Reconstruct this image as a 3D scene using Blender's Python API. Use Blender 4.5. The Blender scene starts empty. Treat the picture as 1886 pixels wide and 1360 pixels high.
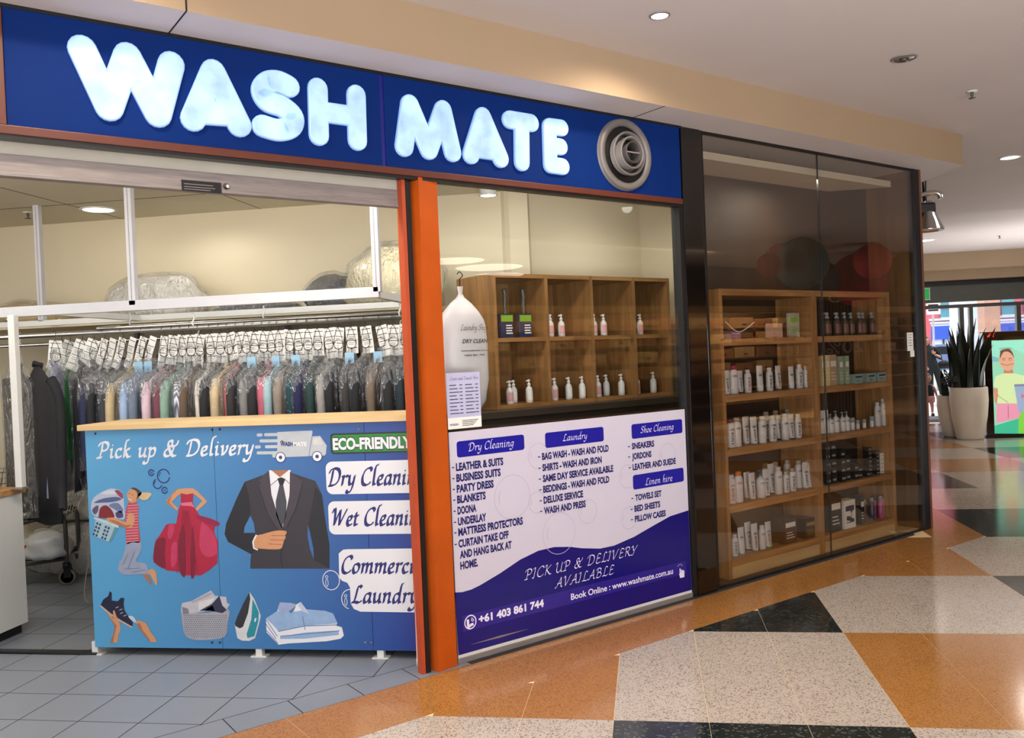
import bpy, bmesh, math, random
from mathutils import Vector, Matrix, noise
from mathutils.geometry import tessellate_polygon
random.seed(7)
PI = math.pi
# ------------------------------------------------------------------ camera, world, lights, exposure
FOC, PIT, ROL, YAW, CH = 1581.7, math.radians(-0.704), math.radians(-2.388), math.radians(8.928), 1.57
def _cam_axes():
    cp, sp, cr, sr = math.cos(PIT), math.sin(PIT), math.cos(ROL), math.sin(ROL)
    right = Vector((1, 0, 0)); fwd = Vector((0, cp, sp)); up = Vector((0, -sp, cp))
    r = cr*right + sr*up; u = -sr*right + cr*up
    R = Matrix(((math.cos(YAW), -math.sin(YAW), 0), (math.sin(YAW), math.cos(YAW), 0), (0, 0, 1)))
    # grid-aligned world: the camera looks to the left of the floor grid
    return R @ r, R @ fwd, R @ u
CR, CF, CU = _cam_axes()
COL = bpy.context.scene.collection
cd = bpy.data.cameras.new('camera'); cam = bpy.data.objects.new('camera', cd); COL.objects.link(cam)
M3 = Matrix((CR, CU, -CF)).transposed()
cam.matrix_world = Matrix.Translation((0, 0, CH)) @ M3.to_4x4()
cd.sensor_width = 36; cd.sensor_fit = 'HORIZONTAL'; cd.lens = FOC/1886*36; cd.clip_end = 200; cd.clip_start = .05
sc = bpy.context.scene; sc.camera = cam
sc.view_settings.view_transform = 'Standard'; sc.view_settings.look = 'None'
sc.view_settings.gamma = 1; sc.view_settings.use_curve_mapping = False
sc.view_settings.exposure = -0.42
sc.cycles.use_denoising = True
sc.cycles.max_bounces = 8; sc.cycles.transparent_max_bounces = 24; sc.cycles.sample_clamp_indirect = 4
sc.cycles.diffuse_bounces = 3; sc.cycles.glossy_bounces = 4; sc.cycles.caustics_reflective = False
W = bpy.data.worlds.new('sky'); sc.world = W; W.use_nodes = True
nt = W.node_tree; bg = nt.nodes['Background']
bg.inputs[0].default_value = (.80, .88, 1, 1); bg.inputs[1].default_value = 3.6
def lamp(name, kind, loc, power, color=(1, 1, 1), size=.1, aim=None, spot=None, blend=.6, sx=None, spread=180):
    d = bpy.data.lights.new(name, kind); o = bpy.data.objects.new(name, d); COL.objects.link(o); o.location = loc
    d.color = color
    if kind == 'SUN': d.energy = power; d.angle = size
    else:
        d.energy = power
        if kind == 'AREA':
            d.size = size; d.spread = math.radians(spread)
            if sx: d.shape = 'RECTANGLE'; d.size_y = sx
        else: d.shadow_soft_size = size
    if kind == 'SPOT': d.spot_size = math.radians(spot or 100); d.spot_blend = blend
    if aim is not None: o.rotation_euler = (Vector(aim)-Vector(loc)).to_track_quat('-Z', 'Y').to_euler()
    return o
WARM = (1, .84, .66); NEUT = (1, .95, .87); COOL = (.93, .96, 1)
lamp('sun', 'SUN', (0, 30, 20), 6.0, (1, .96, .9), .02, aim=(3, 22, 0))
E2 = math.sqrt(.5)
def F(s, d, z=0):            # shop-front frame: s along the glass, d behind it, z up
    return Vector((s*E2-(3.77+d)*E2, s*E2+(3.77+d)*E2, z))
# laundry interior (ceiling spots, plus unseen area lamps added as fill)
lamp('shop_light', 'AREA', F(.9, .42, 2.80), 74, NEUT, 2.4, sx=.4).rotation_euler = (.35, 0, PI/4)
lamp('shop_light', 'AREA', (-4.4, 4.3, 2.80), 45, NEUT, 1.2, aim=(-4.2, 5.4, .6), sx=.6)
lamp('shop_light', 'SPOT', (-3.3, 6.0, 2.80), 16, NEUT, .1, aim=(-3.3, 6.0, 0), spot=170, blend=.5)
lamp('shop_light', 'SPOT', (-1.6, 5.6, 2.80), 26, NEUT, .1, aim=(-1.6, 5.6, 0), spot=170, blend=.5)
lamp('shop_light', 'AREA', F(3.2, .25, 2.82), 21, NEUT, 1.2, sx=.2).rotation_euler = (.35, 0, PI/4)
lamp('shop_light', 'SPOT', F(4.6, .75, 2.80), 22, NEUT, .08, aim=F(4.6, .8, 0), spot=168, blend=.5)
# mall: downlights in the ceiling
for p, e, c in (((0.14, 4.5, 3.24), 90, WARM), ((-1.75, 2.6, 3.24), 90, WARM), ((1.6, 3.0, 3.24), 110, NEUT), ((-.6, .6, 3.24), 170, NEUT),
             ((3.5, 8.8, 3.24), 60, WARM), ((4.7, 11.9, 3.24), 70, NEUT), ((4.6, 5.2, 3.24), 120, NEUT), ((2.2, .3, 3.24), 160, NEUT), ((6.5, 14.5, 3.24), 90, NEUT)):
    lamp('mall_light', 'SPOT', p, e*1.5, c, .06, aim=(p[0], p[1], 0), spot=165, blend=.9)
lamp('mall_fill_back', 'AREA', (-1.5, -7.0, 1.7), 210, (1, .97, .95), 9.0, aim=(-1.5, 0, 1.9), sx=3.0)  # unseen area lamp added behind the camera to brighten the mall
lamp('mall_fill_up', 'AREA', (2.2, -2.6, .25), 1000, (.98, .97, 1), 5.0, aim=(2.8, 0.0, 3.25), sx=2.5, spread=125)  # added fill near the floor, out of view, to brighten the ceiling
lamp('mall_fill_up', 'AREA', (7.25, 15.2, .25), 330, (1, .96, .94), 2.0, aim=(6.4, 14.2, 3.25), sx=2.2)  # second added fill, out of frame, for the far ceiling
lamp('mall_fill_top', 'AREA', (3.5, -1.8, 3.2), 120, (1, .96, .93), 4.0, aim=(3.5, -1.7, 0), sx=3.0)  # added overhead fill, out of view, lighting the floor for bounce
# display cabinet strip light
lamp('cabinet_light', 'AREA', F(5.6, .06, 2.8), 15, (1, .88, .72), .08, aim=F(5.6, .16, 0), sx=.08)
# ------------------------------------------------------------------ pixel -> real plane helpers (image taken as 1886 x 1360)
def ray(px, py): return CF + (px-943)/FOC*CR - (py-680)/FOC*CU
CP = Vector((0, 0, CH)); NF = Vector((E2, -E2, 0)); SF = Vector((E2, E2, 0))
def gnd(px, py, z=0):
    d = ray(px, py); return CP + d*((z-CH)/d.z)
def fac(px, py, d=0):        # -> (s, z) on the plane d behind the shop front
    r = ray(px, py); p = CP + r*((-3.77-d)/r.dot(NF)); return p.dot(SF), p.z
def yp(px, py, Y):           # -> (x, z) on the plane y = Y
    r = ray(px, py); p = CP + r*(Y/r.y); return p.x, p.z
def proj(p):
    d = Vector(p)-CP; return 943+FOC*d.dot(CR)/d.dot(CF), 680-FOC*d.dot(CU)/d.dot(CF)
# ------------------------------------------------------------------ materials
def lin(c): return tuple((x/255/12.92 if x/255 <= .04045 else ((x/255+.055)/1.055)**2.4) for x in c[:3])+(1,)
MATS = {}
def pm(name, rgb, rough=.5, metal=0, spec=.5, var=.06, vs=8, bump=0, bs=60, emit=0, stretch=None, coat=0):
    """procedural material: base colour varied by noise, optional noise bump"""
    if name in MATS: return MATS[name]
    m = bpy.data.materials.new(name); MATS[name] = m; m.use_nodes = True
    n, l = m.node_tree.nodes, m.node_tree.links; b = n['Principled BSDF']
    b.inputs['Roughness'].default_value = rough; b.inputs['Metallic'].default_value = metal
    b.inputs['Specular IOR Level'].default_value = spec; b.inputs['Coat Weight'].default_value = coat
    c = lin(rgb); tc = n.new('ShaderNodeTexCoord'); src = tc.outputs['Object']
    if stretch:
        mp = n.new('ShaderNodeMapping'); mp.inputs['Scale'].default_value = stretch; l.new(src, mp.inputs[0]); src = mp.outputs[0]
    if var > 0:
        t = n.new('ShaderNodeTexNoise'); t.inputs['Scale'].default_value = vs; t.inputs['Detail'].default_value = 4; l.new(src, t.inputs[0])
        r = n.new('ShaderNodeValToRGB'); r.color_ramp.elements[0].position = .3; r.color_ramp.elements[1].position = .7
        r.color_ramp.elements[0].color = tuple(x*(1-var) for x in c[:3])+(1,); r.color_ramp.elements[1].color = tuple(min(1, x*(1+var)) for x in c[:3])+(1,)
        l.new(t.outputs['Fac'], r.inputs[0]); l.new(r.outputs[0], b.inputs['Base Color'])
        if emit: l.new(r.outputs[0], b.inputs['Emission Color'])
    else:
        b.inputs['Base Color'].default_value = c; b.inputs['Emission Color'].default_value = c
    b.inputs['Emission Strength'].default_value = emit
    if bump:
        t2 = n.new('ShaderNodeTexNoise'); t2.inputs['Scale'].default_value = bs; l.new(src, t2.inputs[0])
        bp = n.new('ShaderNodeBump'); bp.inputs['Strength'].default_value = bump; bp.inputs['Distance'].default_value = .01
        l.new(t2.outputs['Fac'], bp.inputs['Height']); l.new(bp.outputs[0], b.inputs['Normal'])
    return m
def wood(name, a, b_, rough=.45, scale=(1, 1, 14), ws=3):
    if name in MATS: return MATS[name]
    m = pm(name, a, rough, var=0); n, l = m.node_tree.nodes, m.node_tree.links; b = n['Principled BSDF']
    tc = n['Texture Coordinate']; mp = n.new('ShaderNodeMapping'); mp.inputs['Scale'].default_value = scale; l.new(tc.outputs['Object'], mp.inputs[0])
    t = n.new('ShaderNodeTexNoise'); t.inputs['Scale'].default_value = ws; t.inputs['Detail'].default_value = 6; t.inputs['Distortion'].default_value = .6
    l.new(mp.outputs[0], t.inputs[0]); r = n.new('ShaderNodeValToRGB'); r.color_ramp.elements[0].position = .35; r.color_ramp.elements[1].position = .65
    r.color_ramp.elements[0].color = lin(a); r.color_ramp.elements[1].color = lin(b_); l.new(t.outputs['Fac'], r.inputs[0]); l.new(r.outputs[0], b.inputs['Base Color'])
    return m
def terrazzo(name, base, fleck, size=90, amount=.28, rough=.13):
    m = pm(name, base, rough, var=0); n, l = m.node_tree.nodes, m.node_tree.links; b = n['Principled BSDF']
    g = n.new('ShaderNodeNewGeometry'); v = n.new('ShaderNodeTexVoronoi'); v.inputs['Scale'].default_value = size; l.new(g.outputs['Position'], v.inputs[0])
    r = n.new('ShaderNodeValToRGB'); r.color_ramp.interpolation = 'CONSTANT'
    r.color_ramp.elements[0].color = lin(fleck); r.color_ramp.elements[1].position = amount*.5; r.color_ramp.elements[1].color = lin(base)
    e = r.color_ramp.elements.new(.85); e.color = tuple(x*.86 for x in lin(base)[:3])+(1,)
    sep = n.new('ShaderNodeSeparateColor'); l.new(v.outputs['Color'], sep.inputs[0]); l.new(sep.outputs[0], r.inputs[0])
    t = n.new('ShaderNodeTexNoise'); t.inputs['Scale'].default_value = 2.2; t.inputs['Detail'].default_value = 3; l.new(g.outputs['Position'], t.inputs[0])
    mx = n.new('ShaderNodeMix'); mx.data_type = 'RGBA'; mx.blend_type = 'MULTIPLY'; mx.inputs[0].default_value = 1
    r2 = n.new('ShaderNodeValToRGB'); r2.color_ramp.elements[0].color = (.82, .82, .82, 1); r2.color_ramp.elements[1].color = (1, 1, 1, 1); l.new(t.outputs['Fac'], r2.inputs[0])
    l.new(r.outputs[0], mx.inputs[6]); l.new(r2.outputs[0], mx.inputs[7]); l.new(mx.outputs[2], b.inputs['Base Color'])
    return m
def glass(name, tint=(.97, .98, .97), refl=.10, rough=.0, ior=1.5):
    if name in MATS: return MATS[name]
    m = bpy.data.materials.new(name); MATS[name] = m; m.use_nodes = True; n, l = m.node_tree.nodes, m.node_tree.links; n.clear()
    o = n.new('ShaderNodeOutputMaterial'); mx = n.new('ShaderNodeMixShader'); t = n.new('ShaderNodeBsdfTransparent'); g = n.new('ShaderNodeBsdfGlossy')
    t.inputs[0].default_value = tuple(tint)+(1,); g.inputs['Roughness'].default_value = rough; g.inputs[0].default_value = (1, 1, 1, 1)
    fr = n.new('ShaderNodeFresnel'); ge = n.new('ShaderNodeNewGeometry'); mr = n.new('ShaderNodeMapRange'); mr.inputs[3].default_value = ior; mr.inputs[4].default_value = 1/ior; l.new(ge.outputs['Backfacing'], mr.inputs[0]); l.new(mr.outputs[0], fr.inputs[0]); ad = n.new('ShaderNodeMath'); ad.operation = 'MULTIPLY_ADD'; ad.inputs[1].default_value = 1.0; ad.inputs[2].default_value = refl
    ad.use_clamp = True; l.new(fr.outputs[0], ad.inputs[0]); l.new(ad.outputs[0], mx.inputs[0]); l.new(t.outputs[0], mx.inputs[1]); l.new(g.outputs[0], mx.inputs[2]); l.new(mx.outputs[0], o.inputs[0])
    return m
def film(name):              # thin creased plastic garment cover
    m = glass(name, (.95, .96, .97), .06, .16); n, l = m.node_tree.nodes, m.node_tree.links
    o_ = next(x for x in n if x.type == 'OUTPUT_MATERIAL'); m0 = next(x for x in n if x.type == 'MIX_SHADER'); df = n.new('ShaderNodeBsdfDiffuse'); df.inputs[0].default_value = (.85, .87, .9, 1)
    m2 = n.new('ShaderNodeMixShader'); m2.inputs[0].default_value = .035; l.new(m0.outputs[0], m2.inputs[1]); l.new(df.outputs[0], m2.inputs[2]); l.new(m2.outputs[0], o_.inputs[0])
    tc = n.new('ShaderNodeTexCoord'); t = n.new('ShaderNodeTexNoise'); t.inputs['Scale'].default_value = 16; t.inputs['Detail'].default_value = 3; t.inputs['Distortion'].default_value = 1.8
    mp = n.new('ShaderNodeMapping'); mp.inputs['Scale'].default_value = (1, 1, .35); l.new(tc.outputs['Object'], mp.inputs[0]); l.new(mp.outputs[0], t.inputs[0])
    b = n.new('ShaderNodeBump'); b.inputs['Strength'].default_value = 1; b.inputs['Distance'].default_value = .09; l.new(t.outputs['Fac'], b.inputs['Height'])
    for x in n:
        if x.type in ('BSDF_GLOSSY', 'FRESNEL'): l.new(b.outputs[0], x.inputs['Normal'])
    return m
# ------------------------------------------------------------------ mesh builder
class MB:
    def __init__(s): s.v = []; s.f = []; s.mi = []; s.sm = []; s.mats = []
    def m(s, mat):
        if mat not in s.mats: s.mats.append(mat)
        return s.mats.index(mat)
    def jit(s, fn):              # successive overlapping print strokes sit a hair above each other
        s.jk = getattr(s, 'jk', 0)+1; o = Vector(fn(0, 0)); n_ = (Vector(fn(.01, 0))-o).cross(Vector(fn(0, .01))-o)
        return n_.normalized()*(s.jk % 7)*3e-5
    def add(s, vs, fs, mat, smooth=False):
        k = len(s.v); s.v += [tuple(v) for v in vs]; i = s.m(mat)
        for f in fs: s.f.append([a+k for a in f]); s.mi.append(i); s.sm.append(smooth)
        return s
    def box(s, a, b, mat, bev=0):
        x0, y0, z0 = a; x1, y1, z1 = b
        if x0 > x1: x0, x1 = x1, x0
        if y0 > y1: y0, y1 = y1, y0
        if z0 > z1: z0, z1 = z1, z0
        if bev <= 0:
            return s.add([(x0, y0, z0), (x1, y0, z0), (x1, y1, z0), (x0, y1, z0), (x0, y0, z1), (x1, y0, z1), (x1, y1, z1), (x0, y1, z1)],
                         [(0, 3, 2, 1), (4, 5, 6, 7), (0, 1, 5, 4), (1, 2, 6, 5), (2, 3, 7, 6), (3, 0, 4, 7)], mat)
        bm = bmesh.new(); bmesh.ops.create_cube(bm, size=1)
        for v in bm.verts: v.co = Vector(((x0+x1)/2+v.co.x*(x1-x0), (y0+y1)/2+v.co.y*(y1-y0), (z0+z1)/2+v.co.z*(z1-z0)))
        bmesh.ops.bevel(bm, geom=bm.edges[:], offset=bev, segments=2, affect='EDGES', profile=.6)
        bm.verts.index_update(); s.add([v.co[:] for v in bm.verts], [[v.index for v in f.verts] for f in bm.faces], mat); bm.free(); return s
    def prism(s, pts, z0, z1, mat, top=True):     # ccw 2D polygon extruded in z
        n = len(pts); vs = [(p[0], p[1], z0) for p in pts]+[(p[0], p[1], z1) for p in pts]
        fs = [(i, (i+1) % n, (i+1) % n+n, i+n) for i in range(n)]+[list(range(n))[::-1], list(range(n, 2*n))]
        return s.add(vs, fs, mat)
    def lathe(s, prof, mat, c=(0, 0, 0), n=20, axis='z', smooth=True, sx=1, sy=1):
        vs = []; fs = []; m_ = len(prof)
        for r, h in prof:
            for k in range(n):
                a = 2*PI*k/n; x, y = r*math.cos(a)*sx, r*math.sin(a)*sy
                p = (x, y, h) if axis == 'z' else ((x, h, y) if axis == 'y' else (h, x, y))
                vs.append((p[0]+c[0], p[1]+c[1], p[2]+c[2]))
        for i in range(m_-1):
            for k in range(n):
                q = (k+1) % n; f = (i*n+k, i*n+q, (i+1)*n+q, (i+1)*n+k)
                fs.append(f if axis != 'y' else f[::-1])
        fs.append(list(range(n))[::-1]); fs.append([(m_-1)*n+k for k in range(n)])
        return s.add(vs, fs, mat, smooth)
    def tube(s, path, r, mat, n=6, closed=False, taper=None):
        P = [Vector(p) for p in path]; N = len(P); vs = []; fs = []; up = Vector((0, 0, 1)); last = None
        for i in range(N):
            t = (P[(i+1) % N]-P[i-1]) if closed else (P[min(i+1, N-1)]-P[max(i-1, 0)])
            t = t.normalized() if t.length > 1e-9 else Vector((0, 0, 1))
            a = last if last is not None else (up if abs(t.z) < .95 else Vector((1, 0, 0)))
            x = t.cross(a); x = x.normalized() if x.length > 1e-6 else t.orthogonal().normalized(); y = t.cross(x).normalized(); last = x.cross(t)
            rr = r*(taper[i] if taper else 1)
            for k in range(n):
                q = 2*PI*k/n; vs.append(P[i]+x*rr*math.cos(q)+y*rr*math.sin(q))
        for i in range(N if closed else N-1):
            j = (i+1) % N
            for k in range(n): fs.append((i*n+k, i*n+(k+1) % n, j*n+(k+1) % n, j*n+k))
        if not closed: fs.append(list(range(n))); fs.append([(N-1)*n+k for k in range(n)][::-1])
        return s.add(vs, fs, mat, True)
    def flat(s, pts, mat, fn):                   # filled 2D outline -> surface given by fn(u, v)
        tri = tessellate_polygon([[Vector((p[0], p[1], 0)) for p in pts]])
        vs = [fn(*p) for p in pts]; out = []
        for t in tri:
            a, b, c = (Vector(vs[i]) for i in t)
            if (b-a).cross(c-a).length > 1e-12: out.append(tuple(t))
        return s.add(vs, out, mat)
    def build(s, name, parent=None, loc=None, **kw):
        me = bpy.data.meshes.new(name); me.from_pydata(s.v, [], s.f)
        for m in s.mats: me.materials.append(m)
        me.polygons.foreach_set('material_index', s.mi); me.polygons.foreach_set('use_smooth', s.sm); me.update()
        o = bpy.data.objects.new(name, me); COL.objects.link(o)
        if parent: o.parent = parent
        if loc: o.location = loc
        tag(o, **kw); return o
def tag(o, label=None, cat=None, group=None, kind=None):
    if label: o['label'] = label
    if cat: o['category'] = cat
    if group: o['group'] = group
    if kind: o['kind'] = kind
    return o
def root(name, loc=(0, 0, 0), rz=0, **kw):
    o = bpy.data.objects.new(name, None); COL.objects.link(o); o.location = loc; o.rotation_euler = (0, 0, rz); o.empty_display_size = .1
    return tag(o, **kw)
FR = PI/4
def froot(name, s=0, d=0, z=0, **kw): return root(name, F(s, d, z), FR, **kw)
def copy_tree(o, parent=None):
    c = o.copy(); COL.objects.link(c)
    if parent: c.parent = parent
    for ch in KIDS(o): copy_tree(ch, c)
    return c
def KIDS(o): return [x for x in list(COL.objects) if x.parent == o]
def grow(name, fn, mats, parent=None, **kw): ...
def spline(pts, n=6, closed=False):
    P = [Vector((p[0], p[1], p[2] if len(p) > 2 else 0)) for p in pts]; N = len(P); out = []
    for i in range(N if closed else N-1):
        a = P[i-1] if (i or closed) else P[0]; b = P[i]; c = P[(i+1) % N]; d = P[(i+2) % N] if (closed or i+2 < N) else P[N-1]
        for k in range(n):
            t = k/n; out.append(.5*((2*b)+(c-a)*t+(2*a-5*b+4*c-d)*t*t+(3*b-a-3*c+d)*t**3))
    if not closed: out.append(P[-1])
    return out
# ------------------------------------------------------------------ lettering
_TX = {}
def text_geo(txt, bold=0.0):
    k = (txt, bold)
    if k in _TX: return _TX[k]
    cu = bpy.data.curves.new('t', 'FONT'); cu.body = txt; cu.size = 1; cu.offset = bold; cu.resolution_u = 3
    o = bpy.data.objects.new('t', cu); COL.objects.link(o); dg = bpy.context.evaluated_depsgraph_get()
    me = bpy.data.meshes.new_from_object(o.evaluated_get(dg)); v = [(p.co.x, p.co.y) for p in me.vertices]; f = [list(p.vertices) for p in me.polygons]
    bpy.data.objects.remove(o); bpy.data.curves.remove(cu); bpy.data.meshes.remove(me)
    xs = [a[0] for a in v] or [0]; x0, x1 = min(xs), max(xs); _TX[k] = (v, f, x0, x1); return _TX[k]
CAPH = .72
def text(mb, txt, a, b, cap, mat, fn, bold=.02, shear=0):
    """text from plane point a to plane coordinate b[0] (baseline through a and b), cap height in metres"""
    v, f, x0, x1 = text_geo(txt, bold); W_ = b[0]-a[0]; k = W_/max(1e-6, x1-x0); sl = (b[1]-a[1])/(W_ or 1); h = cap/CAPH
    vs = []
    for x, y in v:
        u = a[0]+(x-x0)*k+shear*y*h; vs.append(fn(u, a[1]+y*h+sl*(x-x0)*k))
    mb.add(vs, f, mat)
GL = {
'i': (.24, [[(.03, .34), (.1, .42), (.1, .1), (.14, 0), (.22, .06)], [(.1, .57), (.13, .61)]]),
'c': (.36, [[(.31, .35), (.23, .42), (.1, .35), (.05, .18), (.12, .02), (.22, 0), (.34, .08)]]),
'k': (.42, [[(.22, .82), (.14, .8), (.09, .68), (.08, .3), (.08, 0)], [(.3, .36), (.26, .42), (.1, .24)], [(.12, .24), (.2, .12), (.28, .01), (.4, .05)]]),
'u': (.44, [[(.02, .35), (.09, .42), (.09, .15), (.14, .01), (.24, .06), (.33, .22)], [(.34, .42), (.33, .1), (.38, 0), (.44, .05)]]),
'p': (.44, [[(.03, .36), (.1, .42), (.09, 0), (.07, -.2), (.0, -.32), (-.12, -.3), (-.14, -.22)], [(.1, .26), (.2, .4), (.32, .38), (.36, .22), (.28, .04), (.14, .0), (.1, .04)]]),
'e': (.36, [[(.07, .18), (.2, .22), (.29, .33), (.22, .42), (.1, .35), (.05, .18), (.12, .01), (.22, 0), (.34, .08)]]),
'l': (.24, [[(.26, .86), (.17, .84), (.11, .7), (.1, .3), (.1, .1), (.14, 0), (.23, .06)]]),
'v': (.38, [[(.02, .36), (.09, .42), (.12, .2), (.14, .0), (.28, .18), (.33, .36), (.28, .42)]]),
'r': (.32, [[(.02, .36), (.1, .42), (.1, .2), (.09, 0)], [(.1, .22), (.18, .38), (.29, .42), (.32, .36)]]),
'y': (.42, [[(.02, .36), (.09, .42), (.1, .16), (.16, .02), (.26, .08), (.34, .24)], [(.36, .42), (.33, .1), (.28, -.16), (.16, -.32), (.02, -.28), (.02, -.2)]]),
'n': (.46, [[(.02, .36), (.1, .42), (.1, .2), (.09, 0)], [(.1, .2), (.2, .38), (.3, .42), (.34, .32), (.32, .1), (.36, 0), (.44, .06)]]),
'm': (.68, [[(.02, .36), (.1, .42), (.1, .2), (.09, 0)], [(.1, .2), (.2, .38), (.29, .42), (.33, .32), (.31, 0)], [(.33, .2), (.42, .38), (.52, .42), (.56, .32), (.54, .1), (.58, 0), (.67, .06)]]),
'a': (.42, [[(.33, .38), (.22, .42), (.09, .32), (.05, .14), (.1, .0), (.2, .04), (.31, .22), (.34, .4)], [(.34, .4), (.31, .12), (.35, 0), (.42, .06)]]),
'd': (.44, [[(.33, .36), (.22, .42), (.09, .32), (.05, .14), (.1, .0), (.2, .04), (.31, .22)], [(.44, .84), (.37, .8), (.34, .6), (.32, .12), (.36, 0), (.43, .06)]]),
't': (.28, [[(.12, .56), (.1, .3), (.09, .08), (.14, 0), (.26, .07)], [(.0, .4), (.25, .42)]]),
'g': (.42, [[(.34, .38), (.22, .42), (.09, .32), (.05, .14), (.12, .02), (.22, .06), (.32, .22)], [(.36, .42), (.32, .05), (.26, -.2), (.12, -.32), (.0, -.26), (.01, -.18)]]),
'h': (.44, [[(.24, .84), (.15, .82), (.1, .68), (.09, .3), (.08, 0)], [(.09, .2), (.2, .38), (.3, .42), (.34, .3), (.31, .1), (.35, 0), (.43, .06)]]),
'o': (.42, [[(.22, .42), (.1, .35), (.05, .18), (.12, .01), (.24, .02), (.35, .16), (.35, .34), (.22, .42)]]),
'P': (.56, [[(.2, .68), (.19, .35), (.14, .05), (.1, 0)], [(.0, 0), (.1, .01), (.24, .02)], [(.02, .56), (.08, .68), (.26, .75), (.44, .7), (.5, .54), (.42, .38), (.28, .33), (.2, .35)]]),
'D': (.68, [[(.22, .68), (.2, .35), (.15, .05), (.08, 0)], [(.02, .54), (.1, .68), (.28, .75), (.5, .7), (.61, .5), (.57, .22), (.4, .04), (.2, 0), (.08, .01)]]),
'C': (.54, [[(.5, .6), (.46, .72), (.32, .74), (.14, .6), (.05, .34), (.1, .08), (.26, -.01), (.42, .04), (.52, .14)]]),
'W': (.78, [[(.0, .56), (.06, .72), (.13, .7), (.16, .4), (.17, .02)], [(.17, .02), (.3, .4), (.42, .68)], [(.42, .68), (.43, .3), (.45, .02)], [(.45, .02), (.6, .35), (.72, .6), (.78, .72)]]),
'L': (.52, [[(.42, .66), (.34, .74), (.24, .68), (.2, .4), (.14, .08), (.04, .0)], [(.02, .02), (.2, .03), (.36, 0), (.5, .1)]]),
'S': (.48, [[(.44, .62), (.36, .74), (.2, .73), (.12, .58), (.2, .44), (.34, .32), (.38, .16), (.28, .02), (.12, 0), (.02, .1)]]),
'&': (.74, [[(.64, .72), (.62, .58), (.48, .46), (.36, .5)], [(.5, .5), (.42, .2), (.26, .0), (.1, .04), (.06, .2), (.2, .36), (.34, .5), (.38, .66), (.28, .74), (.18, .62), (.22, .44), (.36, .16), (.5, .0), (.62, .04)]]),
'I': (.3, [[(.02, .66), (.14, .74), (.18, .7), (.14, .3), (.1, .0), (.0, .04)]]),
'K': (.56, [[(.0, .6), (.1, .73), (.18, .7), (.14, .3), (.1, 0)], [(.5, .72), (.3, .5), (.16, .38)], [(.18, .38), (.32, .18), (.44, .02), (.56, .04)]]),
'U': (.6, [[(.0, .6), (.08, .73), (.14, .68), (.1, .3), (.14, .04), (.28, 0), (.42, .16)], [(.5, .73), (.46, .3), (.46, .04), (.56, .02)]]),
'E': (.5, [[(.44, .66), (.32, .73), (.2, .7), (.14, .3), (.1, .04), (.26, 0), (.44, .06)], [(.16, .38), (.38, .4)]]),
'V': (.58, [[(.0, .6), (.08, .73), (.14, .68), (.16, .3), (.18, .0)], [(.18, .0), (.36, .3), (.5, .66), (.6, .74)]]),
'R': (.58, [[(.16, .68), (.14, .35), (.1, 0)], [(.0, .58), (.08, .7), (.26, .75), (.42, .66), (.4, .48), (.26, .38), (.14, .38)], [(.26, .38), (.36, .18), (.46, .02), (.58, .04)]]),
'Y': (.54, [[(.0, .6), (.08, .73), (.14, .66), (.18, .42), (.26, .36)], [(.54, .74), (.44, .6), (.28, .36), (.22, .1), (.12, 0), (.02, .04)]]),
'A': (.6, [[(-.04, .02), (.06, .02), (.24, .34), (.4, .74)], [(.4, .74), (.43, .3), (.46, .02), (.56, .02)], [(.12, .28), (.44, .3)]]),
'B': (.54, [[(.16, .68), (.14, .35), (.08, 0)], [(.0, .58), (.1, .72), (.28, .74), (.42, .64), (.36, .46), (.18, .4)], [(.18, .4), (.38, .38), (.46, .24), (.38, .04), (.2, 0), (.06, .02)]]),
'T': (.5, [[(.0, .6), (.08, .7), (.3, .7), (.54, .74)], [(.3, .7), (.26, .3), (.2, .02), (.1, 0)]]), 'H': (.6, [[(.02, .66), (.14, .74), (.16, .4), (.1, 0)], [(.5, .74), (.46, .3), (.48, .02), (.58, .04)], [(.14, .36), (.46, .38)]]),
's': (.32, [[(.28, .38), (.18, .42), (.1, .34), (.16, .24), (.24, .14), (.18, .01), (.04, .03)]]), 'w': (.6, [[(.02, .36), (.09, .42), (.1, .12), (.16, .0), (.26, .16), (.3, .36)], [(.3, .36), (.3, .1), (.36, .0), (.5, .2), (.54, .4)]]),
' ': (.26, []), ':': (.2, [])}
def callig(mb, txt, a, b, cap, mat, fn, w=.09, shear=.22, thin=.35):
    """broad-nib italic lettering drawn as strokes; a, b = plane points of the baseline, cap = cap height"""
    adv = sum(GL[c][0]+.03 for c in txt); k = (b[0]-a[0])/adv; sl = (b[1]-a[1])/(b[0]-a[0]); h = cap/.72; x = 0; ww = w*h
    n1 = Vector((math.cos(.75), math.sin(.75), 0))*ww*.5; n2 = Vector((-math.sin(.75), math.cos(.75), 0))*ww*.5*thin
    for c in txt:
        for st in GL[c][1]:
            pts = spline(st, 5)
            Q = [Vector((a[0]+(x+p.x)*k+shear*p.y*h, a[1]+p.y*h+sl*(x+p.x)*k, 0)) for p in pts]
            for p, q in zip(Q, Q[1:]):
                for n_ in (n1, n2):
                    c4 = [p-n_, q-n_, q+n_, p+n_]
                    ar = sum(c4[i].x*c4[(i+1) % 4].y-c4[(i+1) % 4].x*c4[i].y for i in range(4))
                    if abs(ar) < 1e-10: continue
                    if ar < 0: c4 = c4[::-1]
                    j_ = mb.jit(fn); mb.add([Vector(fn(v.x, v.y))+j_ for v in c4], [(0, 1, 2, 3)], mat)
        x += GL[c][0]+.03
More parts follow.
